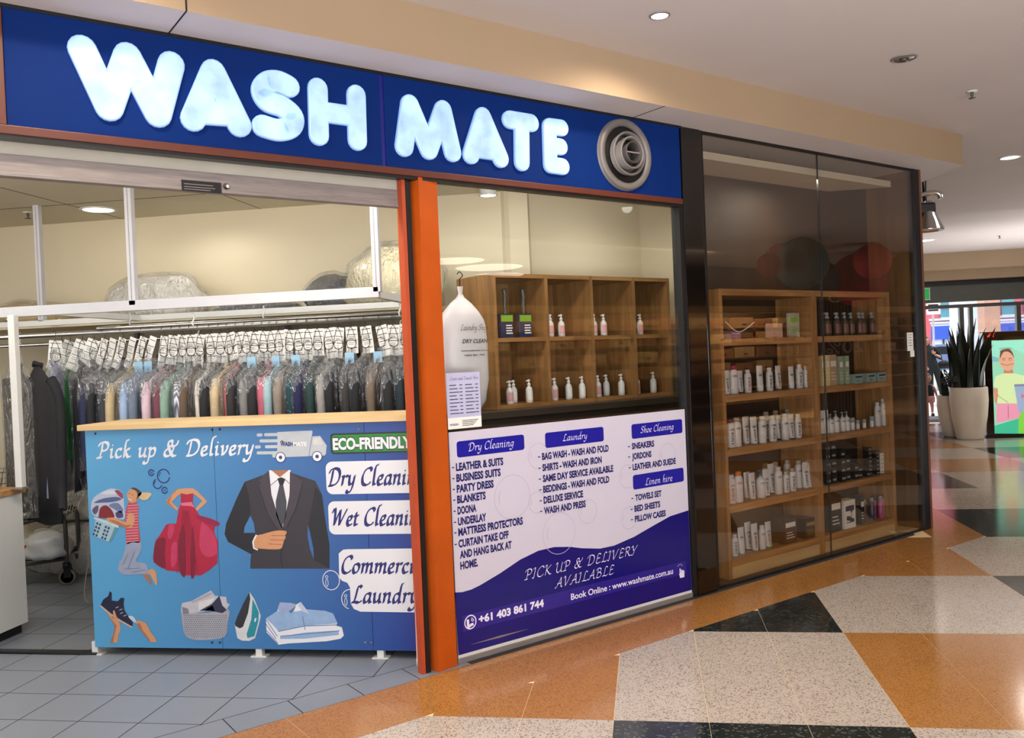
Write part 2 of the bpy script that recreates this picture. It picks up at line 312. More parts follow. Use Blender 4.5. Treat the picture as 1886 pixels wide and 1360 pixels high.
def stroke(mb, pts, w, mat, fn, closed=False, n=8):
    """poly-line of constant width with round ends, flat"""
    P = [Vector((p[0], p[1], 0)) for p in pts]
    for p, q in zip(P, P[1:]+([P[0]] if closed else [])):
        d = q-p
        if d.length < 1e-9: continue
        t = d.normalized(); o = Vector((-t.y, t.x, 0))*w/2; ex = t*w*.2
        j_ = mb.jit(fn); mb.add([Vector(fn(*(v.xy)))+j_ for v in (p-o-ex, q-o+ex, q+o+ex, p+o-ex)], [(0, 1, 2, 3)], mat)
def ring(mb, c, rx, ry, w, mat, fn, a0=0, a1=2*PI, n=28):
    vs = []
    for i in range(n+1):
        t = a0+(a1-a0)*i/n
        for k in (1, -1): vs.append(fn(c[0]+(rx+k*w/2)*math.cos(t), c[1]+(ry+k*w/2)*math.sin(t)))
    mb.add(vs, [(2*i, 2*i+2, 2*i+3, 2*i+1)[::-1] for i in range(n)], mat)
def disc(mb, c, rx, ry, mat, fn, n=24): j_ = mb.jit(fn); mb.add([j_+Vector(fn(c[0]+rx*math.cos(2*PI*i/n), c[1]+ry*math.sin(2*PI*i/n))) for i in range(n)], [list(range(n))], mat)
def rrect(x0, y0, x1, y1, r, n=5):
    out = []
    for cx, cy, a in ((x1-r, y1-r, 0), (x0+r, y1-r, PI/2), (x0+r, y0+r, PI), (x1-r, y0+r, 1.5*PI)):
        for i in range(n+1): t = a+PI/2*i/n; out.append((cx+r*math.cos(t), cy+r*math.sin(t)))
    return out
def clip(poly, a, b, c):     # keep a*x+b*y >= c
    out = []
    for i in range(len(poly)):
        p, q = poly[i], poly[(i+1) % len(poly)]; dp = a*p[0]+b*p[1]-c; dq = a*q[0]+b*q[1]-c
        if dp >= 0: out.append(p)
        if (dp >= 0) != (dq >= 0): t = dp/(dp-dq); out.append((p[0]+(q[0]-p[0])*t, p[1]+(q[1]-p[1])*t))
    return out
def area(p): return .5*sum(p[i][0]*p[(i+1) % len(p)][1]-p[(i+1) % len(p)][0]*p[i][1] for i in range(len(p)))
def shrink(poly, g):
    n = len(poly); out = list(poly)
    for i in range(n):
        p, q = poly[i], poly[(i+1) % n]; dx, dy = q[0]-p[0], q[1]-p[1]; L = math.hypot(dx, dy)
        if L < 1e-6: continue
        a, b = -dy/L, dx/L; out = clip(out, a, b, a*p[0]+b*p[1]+g)
        if len(out) < 3: return []
    return out
ORD = 'first second third fourth fifth sixth seventh eighth ninth tenth eleventh twelfth thirteenth fourteenth fifteenth sixteenth seventeenth eighteenth nineteenth twentieth'.split()
ORD += ['twenty-'+x for x in ORD[:9]]+['thirtieth']+['thirty-'+x for x in ORD[:9]]+['fortieth']+['forty-'+x for x in ORD[:9]]
# ------------------------------------------------------------------ helpers for placing
def sh(mb, off): mb.v = [(v[0]-off[0], v[1]-off[1], v[2]-off[2]) for v in mb.v]; return mb
def fobj(mb, name, off=(0, 0, 0), **kw):     # one mesh in the shop-front frame
    o = sh(mb, off).build(name, **kw); o.location = F(*off); o.rotation_euler = (0, 0, FR); return o
def wobj(mb, name, off=(0, 0, 0), **kw):
    o = sh(mb, off).build(name, **kw); o.location = off; return o
ST = dict(kind='structure')
# ------------------------------------------------------------------ materials used widely
m_white = terrazzo('terrazzo_white', (194, 182, 170), (132, 118, 108), 190, .3)
m_ochre = terrazzo('terrazzo_ochre', (178, 124, 66), (146, 96, 46), 230, .5)
m_black = terrazzo('terrazzo_black', (30, 37, 37), (74, 82, 78), 100, .26)
m_grey = pm('shop_tile', (124, 130, 140), .34, var=.07, vs=3, bump=.02, bs=40)
m_grout = pm('grout_light', (226, 200, 156), .7); m_groutd = pm('grout_dark', (38, 38, 44), .8)
m_ceil = pm('ceiling_paint', (198, 191, 188), .9, var=.02, vs=1.5); m_cream = pm('cream_paint', (156, 134, 108), .8, var=.03, vs=1.5)
m_soff = pm('soffit_board', (206, 200, 198), .75, var=.03, vs=2)
m_wallc = pm('shop_wall_paint', (206, 194, 166), .85, var=.03, vs=1.2); m_shopceil = pm('shop_ceiling_paint', (206, 200, 180), .9, var=.02)
m_blue = pm('blue_panel', (4, 36, 98), .65, spec=.1, var=.05, vs=3); m_blue2 = pm('blue_mullion', (10, 20, 110), .3)
m_orange = pm('orange_paint', (176, 76, 10), .5, spec=.3, var=.08, vs=6, bump=.08, bs=120); m_orange2 = pm('orange_edge', (84, 36, 22), .5)
m_blk = pm('black_gloss', (6, 6, 7), .08, var=.0, coat=.5); m_blkm = pm('black_frame', (14, 14, 16), .35)
m_alu = pm('brushed_metal', (132, 124, 122), .5, metal=.3, var=.14, vs=9, stretch=(1, 1, 12)); m_steel = pm('chrome', (176, 174, 170), .3, metal=1, var=.03)
m_wht = pm('white_paint', (204, 204, 200), .45, var=.03); m_dark = pm('dark_void', (16, 14, 14), .8)
m_oak = wood('oak', (146, 104, 62), (178, 134, 86), .5, (1, 1, .08), 22); m_oakh = wood('oak_boards', (146, 104, 62), (182, 138, 90), .5, (.08, 1, 1), 22)
m_birch = wood('birch_edge', (192, 160, 112), (206, 178, 130), .5, (.1, 1, 1), 18)
m_paper = pm('paper', (226, 224, 218), .8, var=.03); m_ink = pm('ink', (30, 30, 34), .8, var=0)
def emis(name, rgb, e): return pm(name, rgb, .5, emit=e, var=0)
# ------------------------------------------------------------------ floors
base = MB(); base.add([(-9, -8, -.0007), (26, -8, -.0007), (26, 17.6, -.0007), (-9, 17.6, -.0007)], [(0, 1, 2, 3)], m_grout)
floor = base.build('floor', **ST)
GX0, GY0, T = -.2, 3.68, .4
def shade(x, y):
    i, j = math.floor((x+.2)/1.2+1e-6), math.floor((y-2.48)/1.2+1e-6)
    if (i, j) in ((3, 5), (4, 5)): return m_white
    if x < 2.6 and y > 7.28: return m_ochre
    if (i+j) % 2: return m_white
    return m_black if i % 2 == 0 else m_ochre
cells = []; LIM = -3.33*math.sqrt(2)
for i in range(-14, 36):
    for j in range(-8, 45):
        x0, y0 = GX0+i*T, GY0+j*T
        sq = [(x0, y0), (x0+T, y0), (x0+T, y0+T), (x0, y0+T)]
        if y0+T > 17.6: continue
        p = sq if x0 >= 2.59 else clip(sq, 1, -1, LIM)
        if len(p) < 3 or area(p) < .002: continue
        cells.append((y0, p, shade(x0+.2, y0+.2), len(p) == 4 and abs(area(p)-T*T) < 1e-4))
s0 = 2.185
for k in range(-9, 13):                                     # border course along the shop front
    a, b = s0+T*k, s0+T*(k+1)
    pts = [tuple((F(s, d)).xy) for s, d in ((a, -.44), (b, -.44), (b, -.04), (a, -.04))]
    if a > 7.2: continue
    p = clip(pts, 0, -1, -7.28) if a > 6 else pts
    if len(p) > 2: cells.append((p[0][1], p, m_ochre, False))
for k in range(0, 25): y0 = 7.28+T*k; p = clip([(2.2, y0), (2.6, y0), (2.6, y0+T), (2.2, y0+T)], -1, 1, -LIM); len(p) > 2 and cells.append((y0, p, m_ochre, False))
vis, rest = [], []
for c in cells:
    cx = sum(q[0] for q in c[1])/len(c[1]); cy = sum(q[1] for q in c[1])/len(c[1])
    ok = False
    if cy > 1.5:
        px, py = proj((cx, cy, 0)); ok = -200 < px < 2080 and py < 1480
    (vis if ok and cy < 15 else rest).append((cy, c))
vis.sort(key=lambda t: t[0]); rest += vis[290:]; vis = vis[:290]
sqm = {}
def slab(mb, p, mat, z0=-.012, z1=0):
    q = shrink(p, .0008)
    if len(q) > 2: mb.prism(q, z0, z1, mat)
for cy, (y0, p, m, full) in vis:
    if full:
        if m.name not in sqm:
            mb = MB(); slab(mb, [(0, 0), (T, 0), (T, T), (0, T)], m); o = mb.build('tile', floor); sqm[m.name] = o.data
        else:
            o = bpy.data.objects.new('tile', sqm[m.name]); COL.objects.link(o); o.parent = floor
        o.location = (min(q[0] for q in p), min(q[1] for q in p), 0)
    else:
        c = (p[0][0], p[0][1]); mb = MB(); slab(mb, [(q[0]-c[0], q[1]-c[1]) for q in p], m)
        if mb.v: mb.build('tile', floor, (c[0], c[1], 0))
mb = MB()
for cy, c in rest: slab(mb, c[1], c[2])
mb.build('distant_tiles', floor, kind='stuff')
# shop floor
base = MB(); LS = -3.73*math.sqrt(2)
poly = clip([(-7, -6), (2.1, -6), (2.1, 7.5), (-7, 7.5)], -1, 1, -LS); base.add([(p[0], p[1], -.0005) for p in poly], [list(range(len(poly)))], m_groutd)
floor2 = base.build('floor', **ST)
TS = .3005; sc_ = []
for i in range(-14, 9):
    for j in range(-8, 10):
        x0, y0 = -1.42+i*TS, 3.83+j*TS
        p = clip([(x0, y0), (x0+TS, y0), (x0+TS, y0+TS), (x0, y0+TS)], -1, 1, 3.92*math.sqrt(2))
        if len(p) < 3 or area(p) < .001: continue
        cx = sum(q[0] for q in p)/len(p); cy = sum(q[1] for q in p)/len(p)
        px, py = proj((cx, cy, 0)) if cy > 1 else (-999, 0)
        if px < -160 or py > 1460: continue
        if cy > 4.6 and not (-5.4 < cx < -2.9): continue
        sc_.append(p)
for k in range(-12, 3):
    a = 1.4666+.305*k; sc_.append([tuple(F(s, d).xy) for s, d in ((a, -.04), (a+.305, -.04), (a+.305, .15), (a, .15))])
    if a > 2.3: sc_.pop()
for p in sc_:
    c = p[0]; mb = MB(); slab(mb, [(q[0]-c[0], q[1]-c[1]) for q in p], m_grey)
    q = shrink([(q[0]-c[0], q[1]-c[1]) for q in p], .003); mb = MB()
    if len(q) > 2: mb.prism(q, -.012, 0, m_grey); mb.build('tile', floor2, (c[0], c[1], 0))
# ------------------------------------------------------------------ ceilings
ZC = 3.25
mb = MB(); mb.box((-12, -9, ZC), (26, 12.2, ZC+.1), m_ceil); mb.build('ceiling', **ST)
mb = MB(); mb.box((-2, 12.2, ZC+.07), (26, 18.6, ZC+.2), m_ceil); mb.build('ceiling', **ST)
# bulkhead over the shop fronts
SB = 7.2
c1 = F(SB, -.28); c2 = Vector((c1.x-.4, c1.y+2.2, 0)); a0 = F(-5, -.28); b0 = F(-5, .45); b1 = F(6.9, .45)
mb = MB(); mb.prism([tuple(v.xy) for v in (a0, c1, c2, (c2+Vector((-1.5, 0, 0))), b1, b0)], 3.0, ZC, m_cream)
for i, f in enumerate(mb.f):
    if all(abs(mb.v[k][2]-3.0) < 1e-6 for k in f): mb.mi[i] = mb.m(m_soff)
bulk = mb.build('bulkhead', **ST)
mb = MB()
for s_ in (1.02, 3.72):
    if s_ < 2: mb.box((s_-.003, -.283, 3.0), (s_+.003, -.279, ZC), m_dark)
    mb.box((s_-.003, -.28, 2.9985), (s_+.003, .02, 3.0), m_dark)
o = mb.build('joint_line', bulk); o.location = F(0, 0); o.rotation_euler = (0, 0, FR)
# end bulkheads above the mall doors
mb = MB(); mb.box((2.4, 18.3, 2.98), (26, 18.75, 3.5), m_cream)
mb.box((2.4, 18.75, 2.80), (26, 19.1, 3.2), m_cream)
mb.build('bulkhead', **ST)
mb = MB(); mb.box((2.4, 18.95, 2.70), (26, 19.1, 2.80), m_blkm); mb.box((2.4, 19.0, 2.36), (26, 19.12, 2.70), pm('header_grey', (72, 74, 68), .6)); mb.build('trim_1', **ST)
# walls: side wall beyond the corner, wall behind, shop walls
mb = MB(); mb.box((2.0, 8.1, 0), (2.2, 19.0, 3.3), m_cream); mb.build('wall_left', **ST)
mb = MB(); mb.box((-6.6, 6.5, 0), (-.85, 6.6, 2.85), m_wallc); mb.build('wall_back', **ST)
mb = MB(); mb.box((-6.7, 1.0, 0), (-6.6, 6.6, 2.85), m_wallc); mb.build('wall_left', **ST)
mb = MB(); mb.box((3.85, 1.53, 0), (5.3, 1.6, 2.85), m_wallc); mb.box((5.28, .56, 0), (5.32, 1.53, 2.85), m_wallc); mb.box((4.66, .50, 0), (7.1, .56, 3.0), m_wallc); fobj(mb, 'wall_right', **ST)
mb = MB(); p = clip([(-6.7, -1), (4, -1), (4, 7.5), (-6.7, 7.5)], -1, 1, 3.86*math.sqrt(2))
mb.prism(p, 2.85, 2.9, m_shopceil); shopc = mb.build('ceiling', **ST)
mb = MB()
for x in (-5.4, -4.2, -3.0, -1.8): mb.box((x-.002, x+5.6, 2.848), (x+.002, 6.5, 2.8505), m_dark)
for y in (4.6, 5.8): mb.box((-6.6, y-.002, 2.848), (y-5.6, y+.002, 2.8505), m_dark)
mb.build('joint_line', shopc)
# header (cream panel) and roller shutter rail over the entrance
DH = .06
zs = [sum(fac(x, y, DH)[1] for x, y in ps)/len(ps) for ps in (((0, 285), (755, 352)), ((0, 321), (755, 384)))]
mb = MB(); mb.box((-3, DH, zs[0]), (2.17, DH+.05, 3.0), pm('header_paint', (172, 168, 156), .5, var=.04)); fobj(mb, 'wall_front', **ST)
mb = MB(); mb.box((-3, DH-.012, zs[1]), (2.17, DH+.03, zs[0]), m_alu, .003); mb.box((-3, DH-.016, zs[1]-.004), (2.17, DH+.034, zs[1]+.012), m_alu, .002)
shut = root('roller_shutter', F(0, 0, zs[1]), FR, label='scuffed grey metal roller shutter bottom rail across the laundry entrance', cat='shutter')
sh(mb, (0, 0, zs[1])).build('bottom_rail', shut)
s1, z1 = fac(361, 344, DH-.02)
mb = MB(); mb.box((s1-.06, DH-.019, z1-.022), (s1+.11, DH-.017, z1+.026), m_blkm)
for dz in (.008, -.004, -.014): mb.box((s1-.05, DH-.0195, z1+dz), (s1+.09-abs(dz)*2, DH-.019, z1+dz+.003), m_alu)
sh(mb, (0, 0, zs[1])).build('name_plate', shut)
s1, z1 = fac(417, 343, DH-.02); mb = MB(); mb.lathe([(.014, -.006), (.014, .0), (.005, .001)], m_steel, (s1, DH-.014, z1), 14, 'y'); sh(mb, (0, 0, zs[1])).build('lock', shut)
# slats of the rolled shutter curtain seen above the rail
# ------------------------------------------------------------------ fascia sign
DS = -.02
zt = 3.0; zb = sum(fac(x, y, DS)[1] for x, y in ((5, 232), (1253, 365)))/2
sl_, _ = fac(7, 100, DS); sr_, _ = fac(1253, 300, DS); sm_, _ = fac(704, 200, DS)
sign = froot('fascia_sign', sl_, DS, zb, label='long blue shop fascia sign with glowing white rounded letters', cat='sign'); so = (sl_, DS, zb)
def fch(mb, name, parent, off, **kw): return sh(mb, off).build(name, parent, **kw)
mb = MB(); mb.box((sl_, DS, zb), (sm_-.012, DS+.07, zt-.015), m_blue, .002); fch(mb, 'panel', sign, so)
mb = MB(); mb.box((sm_+.012, DS, zb), (sr_, DS+.07, zt-.015), m_blue, .002); fch(mb, 'panel', sign, so)
mb = MB(); mb.box((sm_-.012, DS+.006, zb-.004), (sm_+.012, DS+.06, zt-.015), m_blue2); fch(mb, 'mullion', sign, so, label='brighter blue vertical joint strip')
mb = MB(); mb.box((sl_-.05, DS-.01, zb-.035), (sr_, DS+.06, zb), m_orange2, .004); mb.box((sl_-.05, DS-.01, zb), (sl_-.002, DS+.06, zt-.02), m_orange2, .003)
mb.box((sl_-.05, DS-.002, zb-.05), (sr_, DS+.05, zb-.035), m_blkm); fch(mb, 'frame', sign, so, label='weathered orange frame edge')
mb = MB(); mb.box((sl_-.05, DS+.0, zt-.015), (sr_+.02, DS+.1, zt), m_blkm); fch(mb, 'top_trim', sign, so)
m_led = pm('lit_acrylic', (150, 180, 234), .45, spec=.1, emit=1.0, var=.24, vs=8); m_edge = pm('acrylic_edge', (150, 186, 240), .3, emit=.5, var=0)
def capsule_letter(strokes, r):
    mb = MB(); D0, D1 = DS-.022, DS-.002
    for st in strokes:
        P = [fac(x, y, D0) for x, y in st]
        if len(P) > 2: P = [(v.x, v.y) for v in spline(P, 5)]
        for (ax, az), (bx, bz) in zip(P, P[1:]):
            a = math.atan2(bz-az, bx-ax); out = []
            for i in range(9): t = a+PI/2+PI*i/8; out.append((ax+r*math.cos(t), az+r*math.sin(t)))
            for i in range(9): t = a-PI/2+PI*i/8; out.append((bx+r*math.cos(t), bz+r*math.sin(t)))
            n = len(out); ins = [(ax if i < n/2 else bx, az if i < n/2 else bz) for i in range(n)]
            inn = [(c[0]+(p[0]-c[0])*.9, c[1]+(p[1]-c[1])*.9) for p, c in zip(out, ins)]
            vs = [(p[0], D1, p[1]) for p in out]+[(p[0], D0+.004, p[1]) for p in out]+[(p[0], D0, p[1]) for p in inn]
            mb.add(vs, [(i, (i+1) % n, (i+1) % n+n, i+n) for i in range(n)]+[(i+n, (i+1) % n+n, (i+1) % n+2*n, i+2*n) for i in range(n)], m_edge)
            mb.jk = getattr(mb, 'jk', 0)+1; mb.add([(p[0], D0-(mb.jk % 7)*3e-5, p[1]) for p in inn], [list(range(n))], m_led)
    return mb
Z1 = lambda x, y: (x*.3382, y*.3382); Z2 = lambda x, y: (600+x*.35, y*.35)
LET = [('W', [[Z1(450, 262), Z1(598, 583)], [Z1(598, 583), Z1(697, 300)], [Z1(697, 300), Z1(864, 620)], [Z1(864, 620), Z1(936, 347)]], .054),
 ('A', [[Z1(1165, 387), Z1(1056, 645)], [Z1(1165, 387), Z1(1308, 678)], [Z1(1100, 608), Z1(1262, 620)]], .053),
 ('S', [[Z1(1578, 468), Z1(1520, 442), Z1(1462, 448), Z1(1432, 492), Z1(1462, 548), Z1(1540, 578), Z1(1600, 632), Z1(1588, 688), Z1(1520, 706), Z1(1436, 684)]], .050),
 ('H', [[Z1(1735, 478), Z1(1742, 735)], [Z2(165, 497), Z2(172, 738)], [Z1(1745, 605), Z2(165, 612)]], .048),
 ('M', [[Z2(447, 548), Z2(418, 770)], [Z2(447, 548), Z2(548, 787)], [Z2(548, 787), Z2(622, 577)], [Z2(622, 577), Z2(673, 800)]], .050),
 ('A', [[Z2(832, 612), Z2(770, 812)], [Z2(832, 612), Z2(926, 833)], [Z2(795, 778), Z2(905, 795)]], .050),
 ('T', [[Z2(974, 628), Z2(1087, 646)], [Z2(1036, 645), Z2(1038, 852)]], .049),
 ('E', [[Z2(1182, 664), Z2(1188, 866)], [Z2(1182, 664), Z2(1246, 672)], [Z2(1187, 765), Z2(1242, 772)], [Z2(1188, 866), Z2(1252, 876)]], .047)]
for ch, st, r in LET: fch(capsule_letter(st, r), 'letter', sign, so)
# round jet diffuser on the sign
sv, zv = fac(1149, 286, DS); vent = froot('ceiling_vent', sv, DS, zv, label='round silver air vent with concentric rings on the right end of the blue sign', cat='vent'); vent.name = 'air_vent'
mb = MB(); mb.lathe([(.215, 0), (.212, -.02), (.2, -.03), (.17, -.02), (.168, 0)], pm('vent_grey', (110, 106, 104), .5, metal=.2), (0, 0, 0), 40, 'y'); mb.build('outer_ring', vent)
mb = MB(); mb.lathe([(.168, -.005), (.01, -.004)], m_blkm, (0, 0, 0), 36, 'y'); mb.build('back_plate', vent)
for r0, r1, y0_, y1_ in ((.132, .122, -.05, -.01), (.098, .09, -.075, -.02)):
    mb = MB(); mb.lathe([(r1, y1_), (r0, y0_), (r0-.008, y0_-.004), (r0-.014, y0_), (r1-.012, y1_)], pm('vent_grey', (110, 106, 104)), (0, 0, 0), 36, 'y'); mb.build('ring', vent)
mb = MB(); mb.lathe([(.05, -.02), (.066, -.085), (.060, -.09), (.056, -.085), (.04, -.02)], pm('vent_dark', (60, 58, 58), .6), (0, 0, 0), 30, 'y'); mb.box((-.058, -.08, -.004), (.058, -.07, .004), m_alu); mb.build('nozzle', vent)
# ------------------------------------------------------------------ orange pillar + edge strips
pa, pb, pc = gnd(789, 1233), gnd(809.6, 1239), gnd(842.5, 1227)
mb = MB(); back = F(2.17, .16), F(2.32, .16)
pol = [tuple(v.xy) for v in (pa, pb, pc, back[1], back[0])]
if area(pol) < 0: pol = pol[::-1]
mb.prism(pol, 0, zb-.03, m_orange)
wobj(mb, 'pillar', **ST)
x0, _ = fac(757, 600, .0); x1, _ = fac(762, 600, .0)
for a_, b_, mt, nm in ((2.115, 2.135, pm('orange_strip', (168, 66, 30), .5), 'trim_2'), (2.138, 2.165, m_blkm, 'trim_3')):
    mb = MB(); mb.box((a_, .005, 0), (b_, .05, zb-.04), mt); fobj(mb, nm, **ST)
# thin white pole leaning by the pillar
e0 = gnd(771, 1226); q = yp(776, 1000, e0.y-.02)
mb = MB(); mb.tube([(0, 0, 0), (0.01, 0, 1.0)], .009, m_wht, 8); mb.lathe([(.012, 0), (.012, .03), (.009, .035)], m_wht, (0, 0, 0), 10)
pole = root('mop_pole', e0, label='thin white pole standing against the left side of the orange pillar', cat='pole'); mb.build('shaft', pole)
# ------------------------------------------------------------------ window with vinyl sign
wl, wr = 2.325, fac(1276.5, 1101)[0]; wz0 = 0.03
ztop = fac(813.5, 336)[1]
mb = MB(); mb.box((wl, .0, .0), (wr+.02, .05, .03), m_alu, .003); mb.box((wl, .0, ztop), (wr+.02, .05, zb-.03), m_blkm)
mb.box((wr+.0, -.01, 0), (wr+.035, .06, zb-.02), m_blkm, .003); fobj(mb, 'window_frame_1', **ST)
mb = MB(); mb.box((wl, .012, .03), (wr, .02, ztop), glass('shop_glass', (.97, .985, .98), .0, ior=1.4)); win = fobj(mb, 'window_1', **ST)
zst = .5*(fac(830, 794)[1]+fac(1256, 757)[1])
vinyl = froot('window_vinyl', wl, 0, .03, label='white and navy service list vinyl covering the lower half of the shop window', cat='signboard'); vo = (wl, 0, .03)
m_lil = pm('vinyl_white', (196, 191, 207), .3, var=.01); m_navy = pm('vinyl_navy', (7, 7, 104), .22, var=.03); m_navy2 = pm('vinyl_navy_text', (22, 22, 92), .35, var=0); m_purp = pm('vinyl_violet', (38, 26, 128), .25, var=.02)
m_lw = pm('vinyl_letter', (226, 222, 240), .4, var=0)
DV = .005
mb = MB(); mb.box((wl+.005, DV, .03), (wr-.005, .011, zst), m_lil); fch(mb, 'sheet', vinyl, vo)
def fz(k): return lambda u, v: (u, DV-.0004*k, v)
Z = .36765
def pz(x, y): return fac(800+x*Z, 740+y*Z, DV)
mb = MB(); wave = [(80, 957), (103, 957), (140, 955), (185, 942), (230, 920), (330, 860), (430, 792), (520, 748), (600, 729), (680, 728), (740, 735), (830, 737), (900, 722), (1000, 678), (1100, 620), (1180, 575), (1268, 546)]
P = [pz(*p) for p in wave]; P[0] = (wl+.006, P[1][1]); P[-1] = (wr-.006, P[-1][1])
P = P+[(wr-.006, .045), (wl+.006, .045)]
mb.flat(P[::-1], m_navy, fz(1)); fch(mb, 'navy_wave', vinyl, vo, label='navy blue lower wave')
mb = MB(); a = pz(140, 1075); b = pz(1262, 797); c = pz(1262, 870); d_ = pz(145, 1155)
mb.flat([(a[0], d_[1]), (c[0], d_[1]), (c[0], b[1]), (a[0], a[1])], m_purp, fz(2)); fch(mb, 'contact_strip', vinyl, vo)
mb = MB()
for x, y, w_, h_ in ((520, 272, 50, 62), (390, 478, 88, 112), (515, 505, 42, 62), (968, 375, 42, 58), (1168, 268, 40, 56), (768, 550, 45, 60), (975, 583, 40, 58), (625, 660, 80, 72)):
    cx, cz = pz(x, y); rx = abs(pz(x+w_, y)[0]-cx); n = 30
    mb = MB(); ring(mb, (cx, cz), rx*1.0, rx, .003, pm('bubble_line', (176, 166, 190), .5, var=0), fz(2))
    ring(mb, (cx, cz), rx*.74, rx*.74, .004, pm('bubble_line', (176, 166, 190)), fz(2), 2.6, 3.4, 6)
    fch(mb, 'bubble_outline', vinyl, vo)
mb = MB()
for q in (((110, 200), (448, 165), (112, 282)), ((553, 155), (846, 128), (554, 234)), ((986, 112), (1240, 90), (988, 188)), ((993, 365), (1247, 335), (995, 443))):
    a, b, c = pz(*q[0]), pz(*q[1]), pz(*q[2]); z_ = (a[1]+b[1])/2; mb = MB(); mb.flat(rrect(a[0], c[1], b[0], z_, .015), pm('pill_blue', (22, 22, 142), .3, var=.02), fz(3)); fch(mb, 'heading_plate', vinyl, vo)
mb = MB()
def ln(t, x0, y0, x1, y1, cap, f=text, mat=m_navy2, dash=True, **kw):
    a, b = pz(x0, y0), pz(x1, y1); z_ = (a[1]+b[1])/2
    mb = MB(); h = abs(pz(x0, y0-cap)[1]-a[1]); f(mb, t, (a[0], z_), (b[0], z_), h, mat, fz(4), **kw)
    if dash: c = pz(x0-20, y0); e = pz(x0-9, y0); mb.flat([(c[0], z_+h*.4), (e[0], z_+h*.4), (e[0], z_+h*.55), (c[0], z_+h*.55)], mat, fz(4))
    fch(mb, 'lettering', vinyl, vo)
for r in (("LEATHER & SUITS", 108, 345, 345, 318), ("BUSINESS SUITS", 110, 401, 332, 372), ("PARTY DRESS", 112, 457, 297, 428), ("BLANKETS", 114, 509, 257, 488), ("DOONA", 116, 565, 210, 550), ("UNDERLAY", 118, 620, 260, 596),
          ("MATTRESS PROTECTORS", 120, 675, 443, 612), ("CURTAIN TAKE OFF", 121, 730, 372, 684)): ln(*r, 38, bold=.042)
ln("AND HANG BACK AT", 128, 785, 387, 735, 38, dash=False, bold=.042); ln("HOME.", 130, 840, 218, 825, 38, dash=False, bold=.042)
for r in (("BAG WASH - WASH AND FOLD", 539, 290, 873, 250), ("SHIRTS - WASH AND IRON", 541, 346, 838, 308), ("SAME DAY SERVICE AVAILABLE", 543, 400, 896, 352), ("BEDDINGS - WASH AND FOLD", 545, 455, 876, 405), ("DELUXE SERVICE", 547, 508, 745, 480), ("WASH AND PRESS", 549, 563, 758, 528)): ln(*r, 34, bold=.042)
for r in (("SNEAKERS", 989, 238, 1101, 224), ("JORDONS", 990, 290, 1087, 276), ("LEATHER AND SUEDE", 993, 342, 1209, 312), ("TOWELS SET", 1006, 496, 1138, 474), ("BED SHEETS", 1002, 551, 1131, 528), ("PILLOW CASES", 1004, 603, 1159, 572)): ln(*r, 30, bold=.042)
for r in (("Dry Cleaning", 168, 248, 398, 222, 38), ("Laundry", 642, 198, 765, 184, 32), ("Shoe Cleaning", 1032, 155, 1198, 140, 30), ("Linen hire", 1055, 418, 1193, 397, 32)): ln(*r, f=callig, mat=m_lw, dash=False, w=.1, shear=.15)
ln("PICK UP & DELIVERY", 450, 890, 1015, 768, 48, f=callig, mat=m_lw, dash=False, w=.085, shear=.2); ln("AVAILABLE", 605, 930, 900, 866, 46, f=callig, mat=m_lw, dash=False, w=.085, shear=.2)
ln("Book Online : www.washmate.com.au", 684, 990, 1195, 866, 32, mat=m_lw, dash=False, bold=.015); ln("+61 403 861 744", 222, 1105, 548, 1030, 38, mat=m_lw, dash=False, bold=.042)
mb = MB(); c = pz(180, 1105); rr = abs(pz(208, 1105)[0]-c[0]); ring(mb, c, rr, rr, .006, m_lw, fz(4))
stroke(mb, [(v.x, v.y) for v in spline([(c[0]-rr*.45, c[1]+rr*.4), (c[0]-rr*.38, c[1]-.02), (c[0]+rr*.1, c[1]-rr*.45), (c[0]+rr*.45, c[1]-rr*.4)])], .014, m_lw, fz(4))
ring(mb, c, rr*.35, rr*.35, .004, m_lw, fz(4), 0, 1.3, 8); ring(mb, c, rr*.6, rr*.6, .004, m_lw, fz(4), 0, 1.3, 8)
fch(mb, 'phone_icon', vinyl, vo); mb = MB(); c = pz(1237, 855)                                            # pointing hand
for dx, dz, w_ in ((-.012, .012, .009), (0, .002, .009), (.011, -.002, .009), (.021, -.006, .008)): stroke(mb, [(c[0]+dx, c[1]-.03), (c[0]+dx, c[1]+.012+dz)], w_, m_lw, fz(4))
mb.flat([(c[0]-.022, c[1]-.01), (c[0]-.01, c[1]-.035), (c[0]+.024, c[1]-.035), (c[0]+.026, c[1]-.002), (c[0]-.016, c[1]-.002)], m_lw, fz(4))
for t in (.6, 1.2, 1.9, 2.5): stroke(mb, [(c[0]-.012+.018*math.cos(t), c[1]+.03+.018*math.sin(t)), (c[0]-.012+.026*math.cos(t), c[1]+.03+.026*math.sin(t))], .003, m_lw, fz(4))
fch(mb, 'hand_icon', vinyl, vo)
mb = MB(); a = pz(175, 1220); b = pz(475, 1138); mb.flat([(a[0], a[1]), ((a[0]+b[0])/2, (a[1]+b[1])/2-.005), (b[0], b[1]), ((a[0]+b[0])/2, (a[1]+b[1])/2+.006)], m_alu, fz(4)); fch(mb, 'tear', vinyl, vo, label='silver torn scratch')
mb = MB(); mb.box((wl+.005, DV-.002, .03), (wr-.005, DV, .046), m_wht); fch(mb, 'bottom_edge', vinyl, vo)
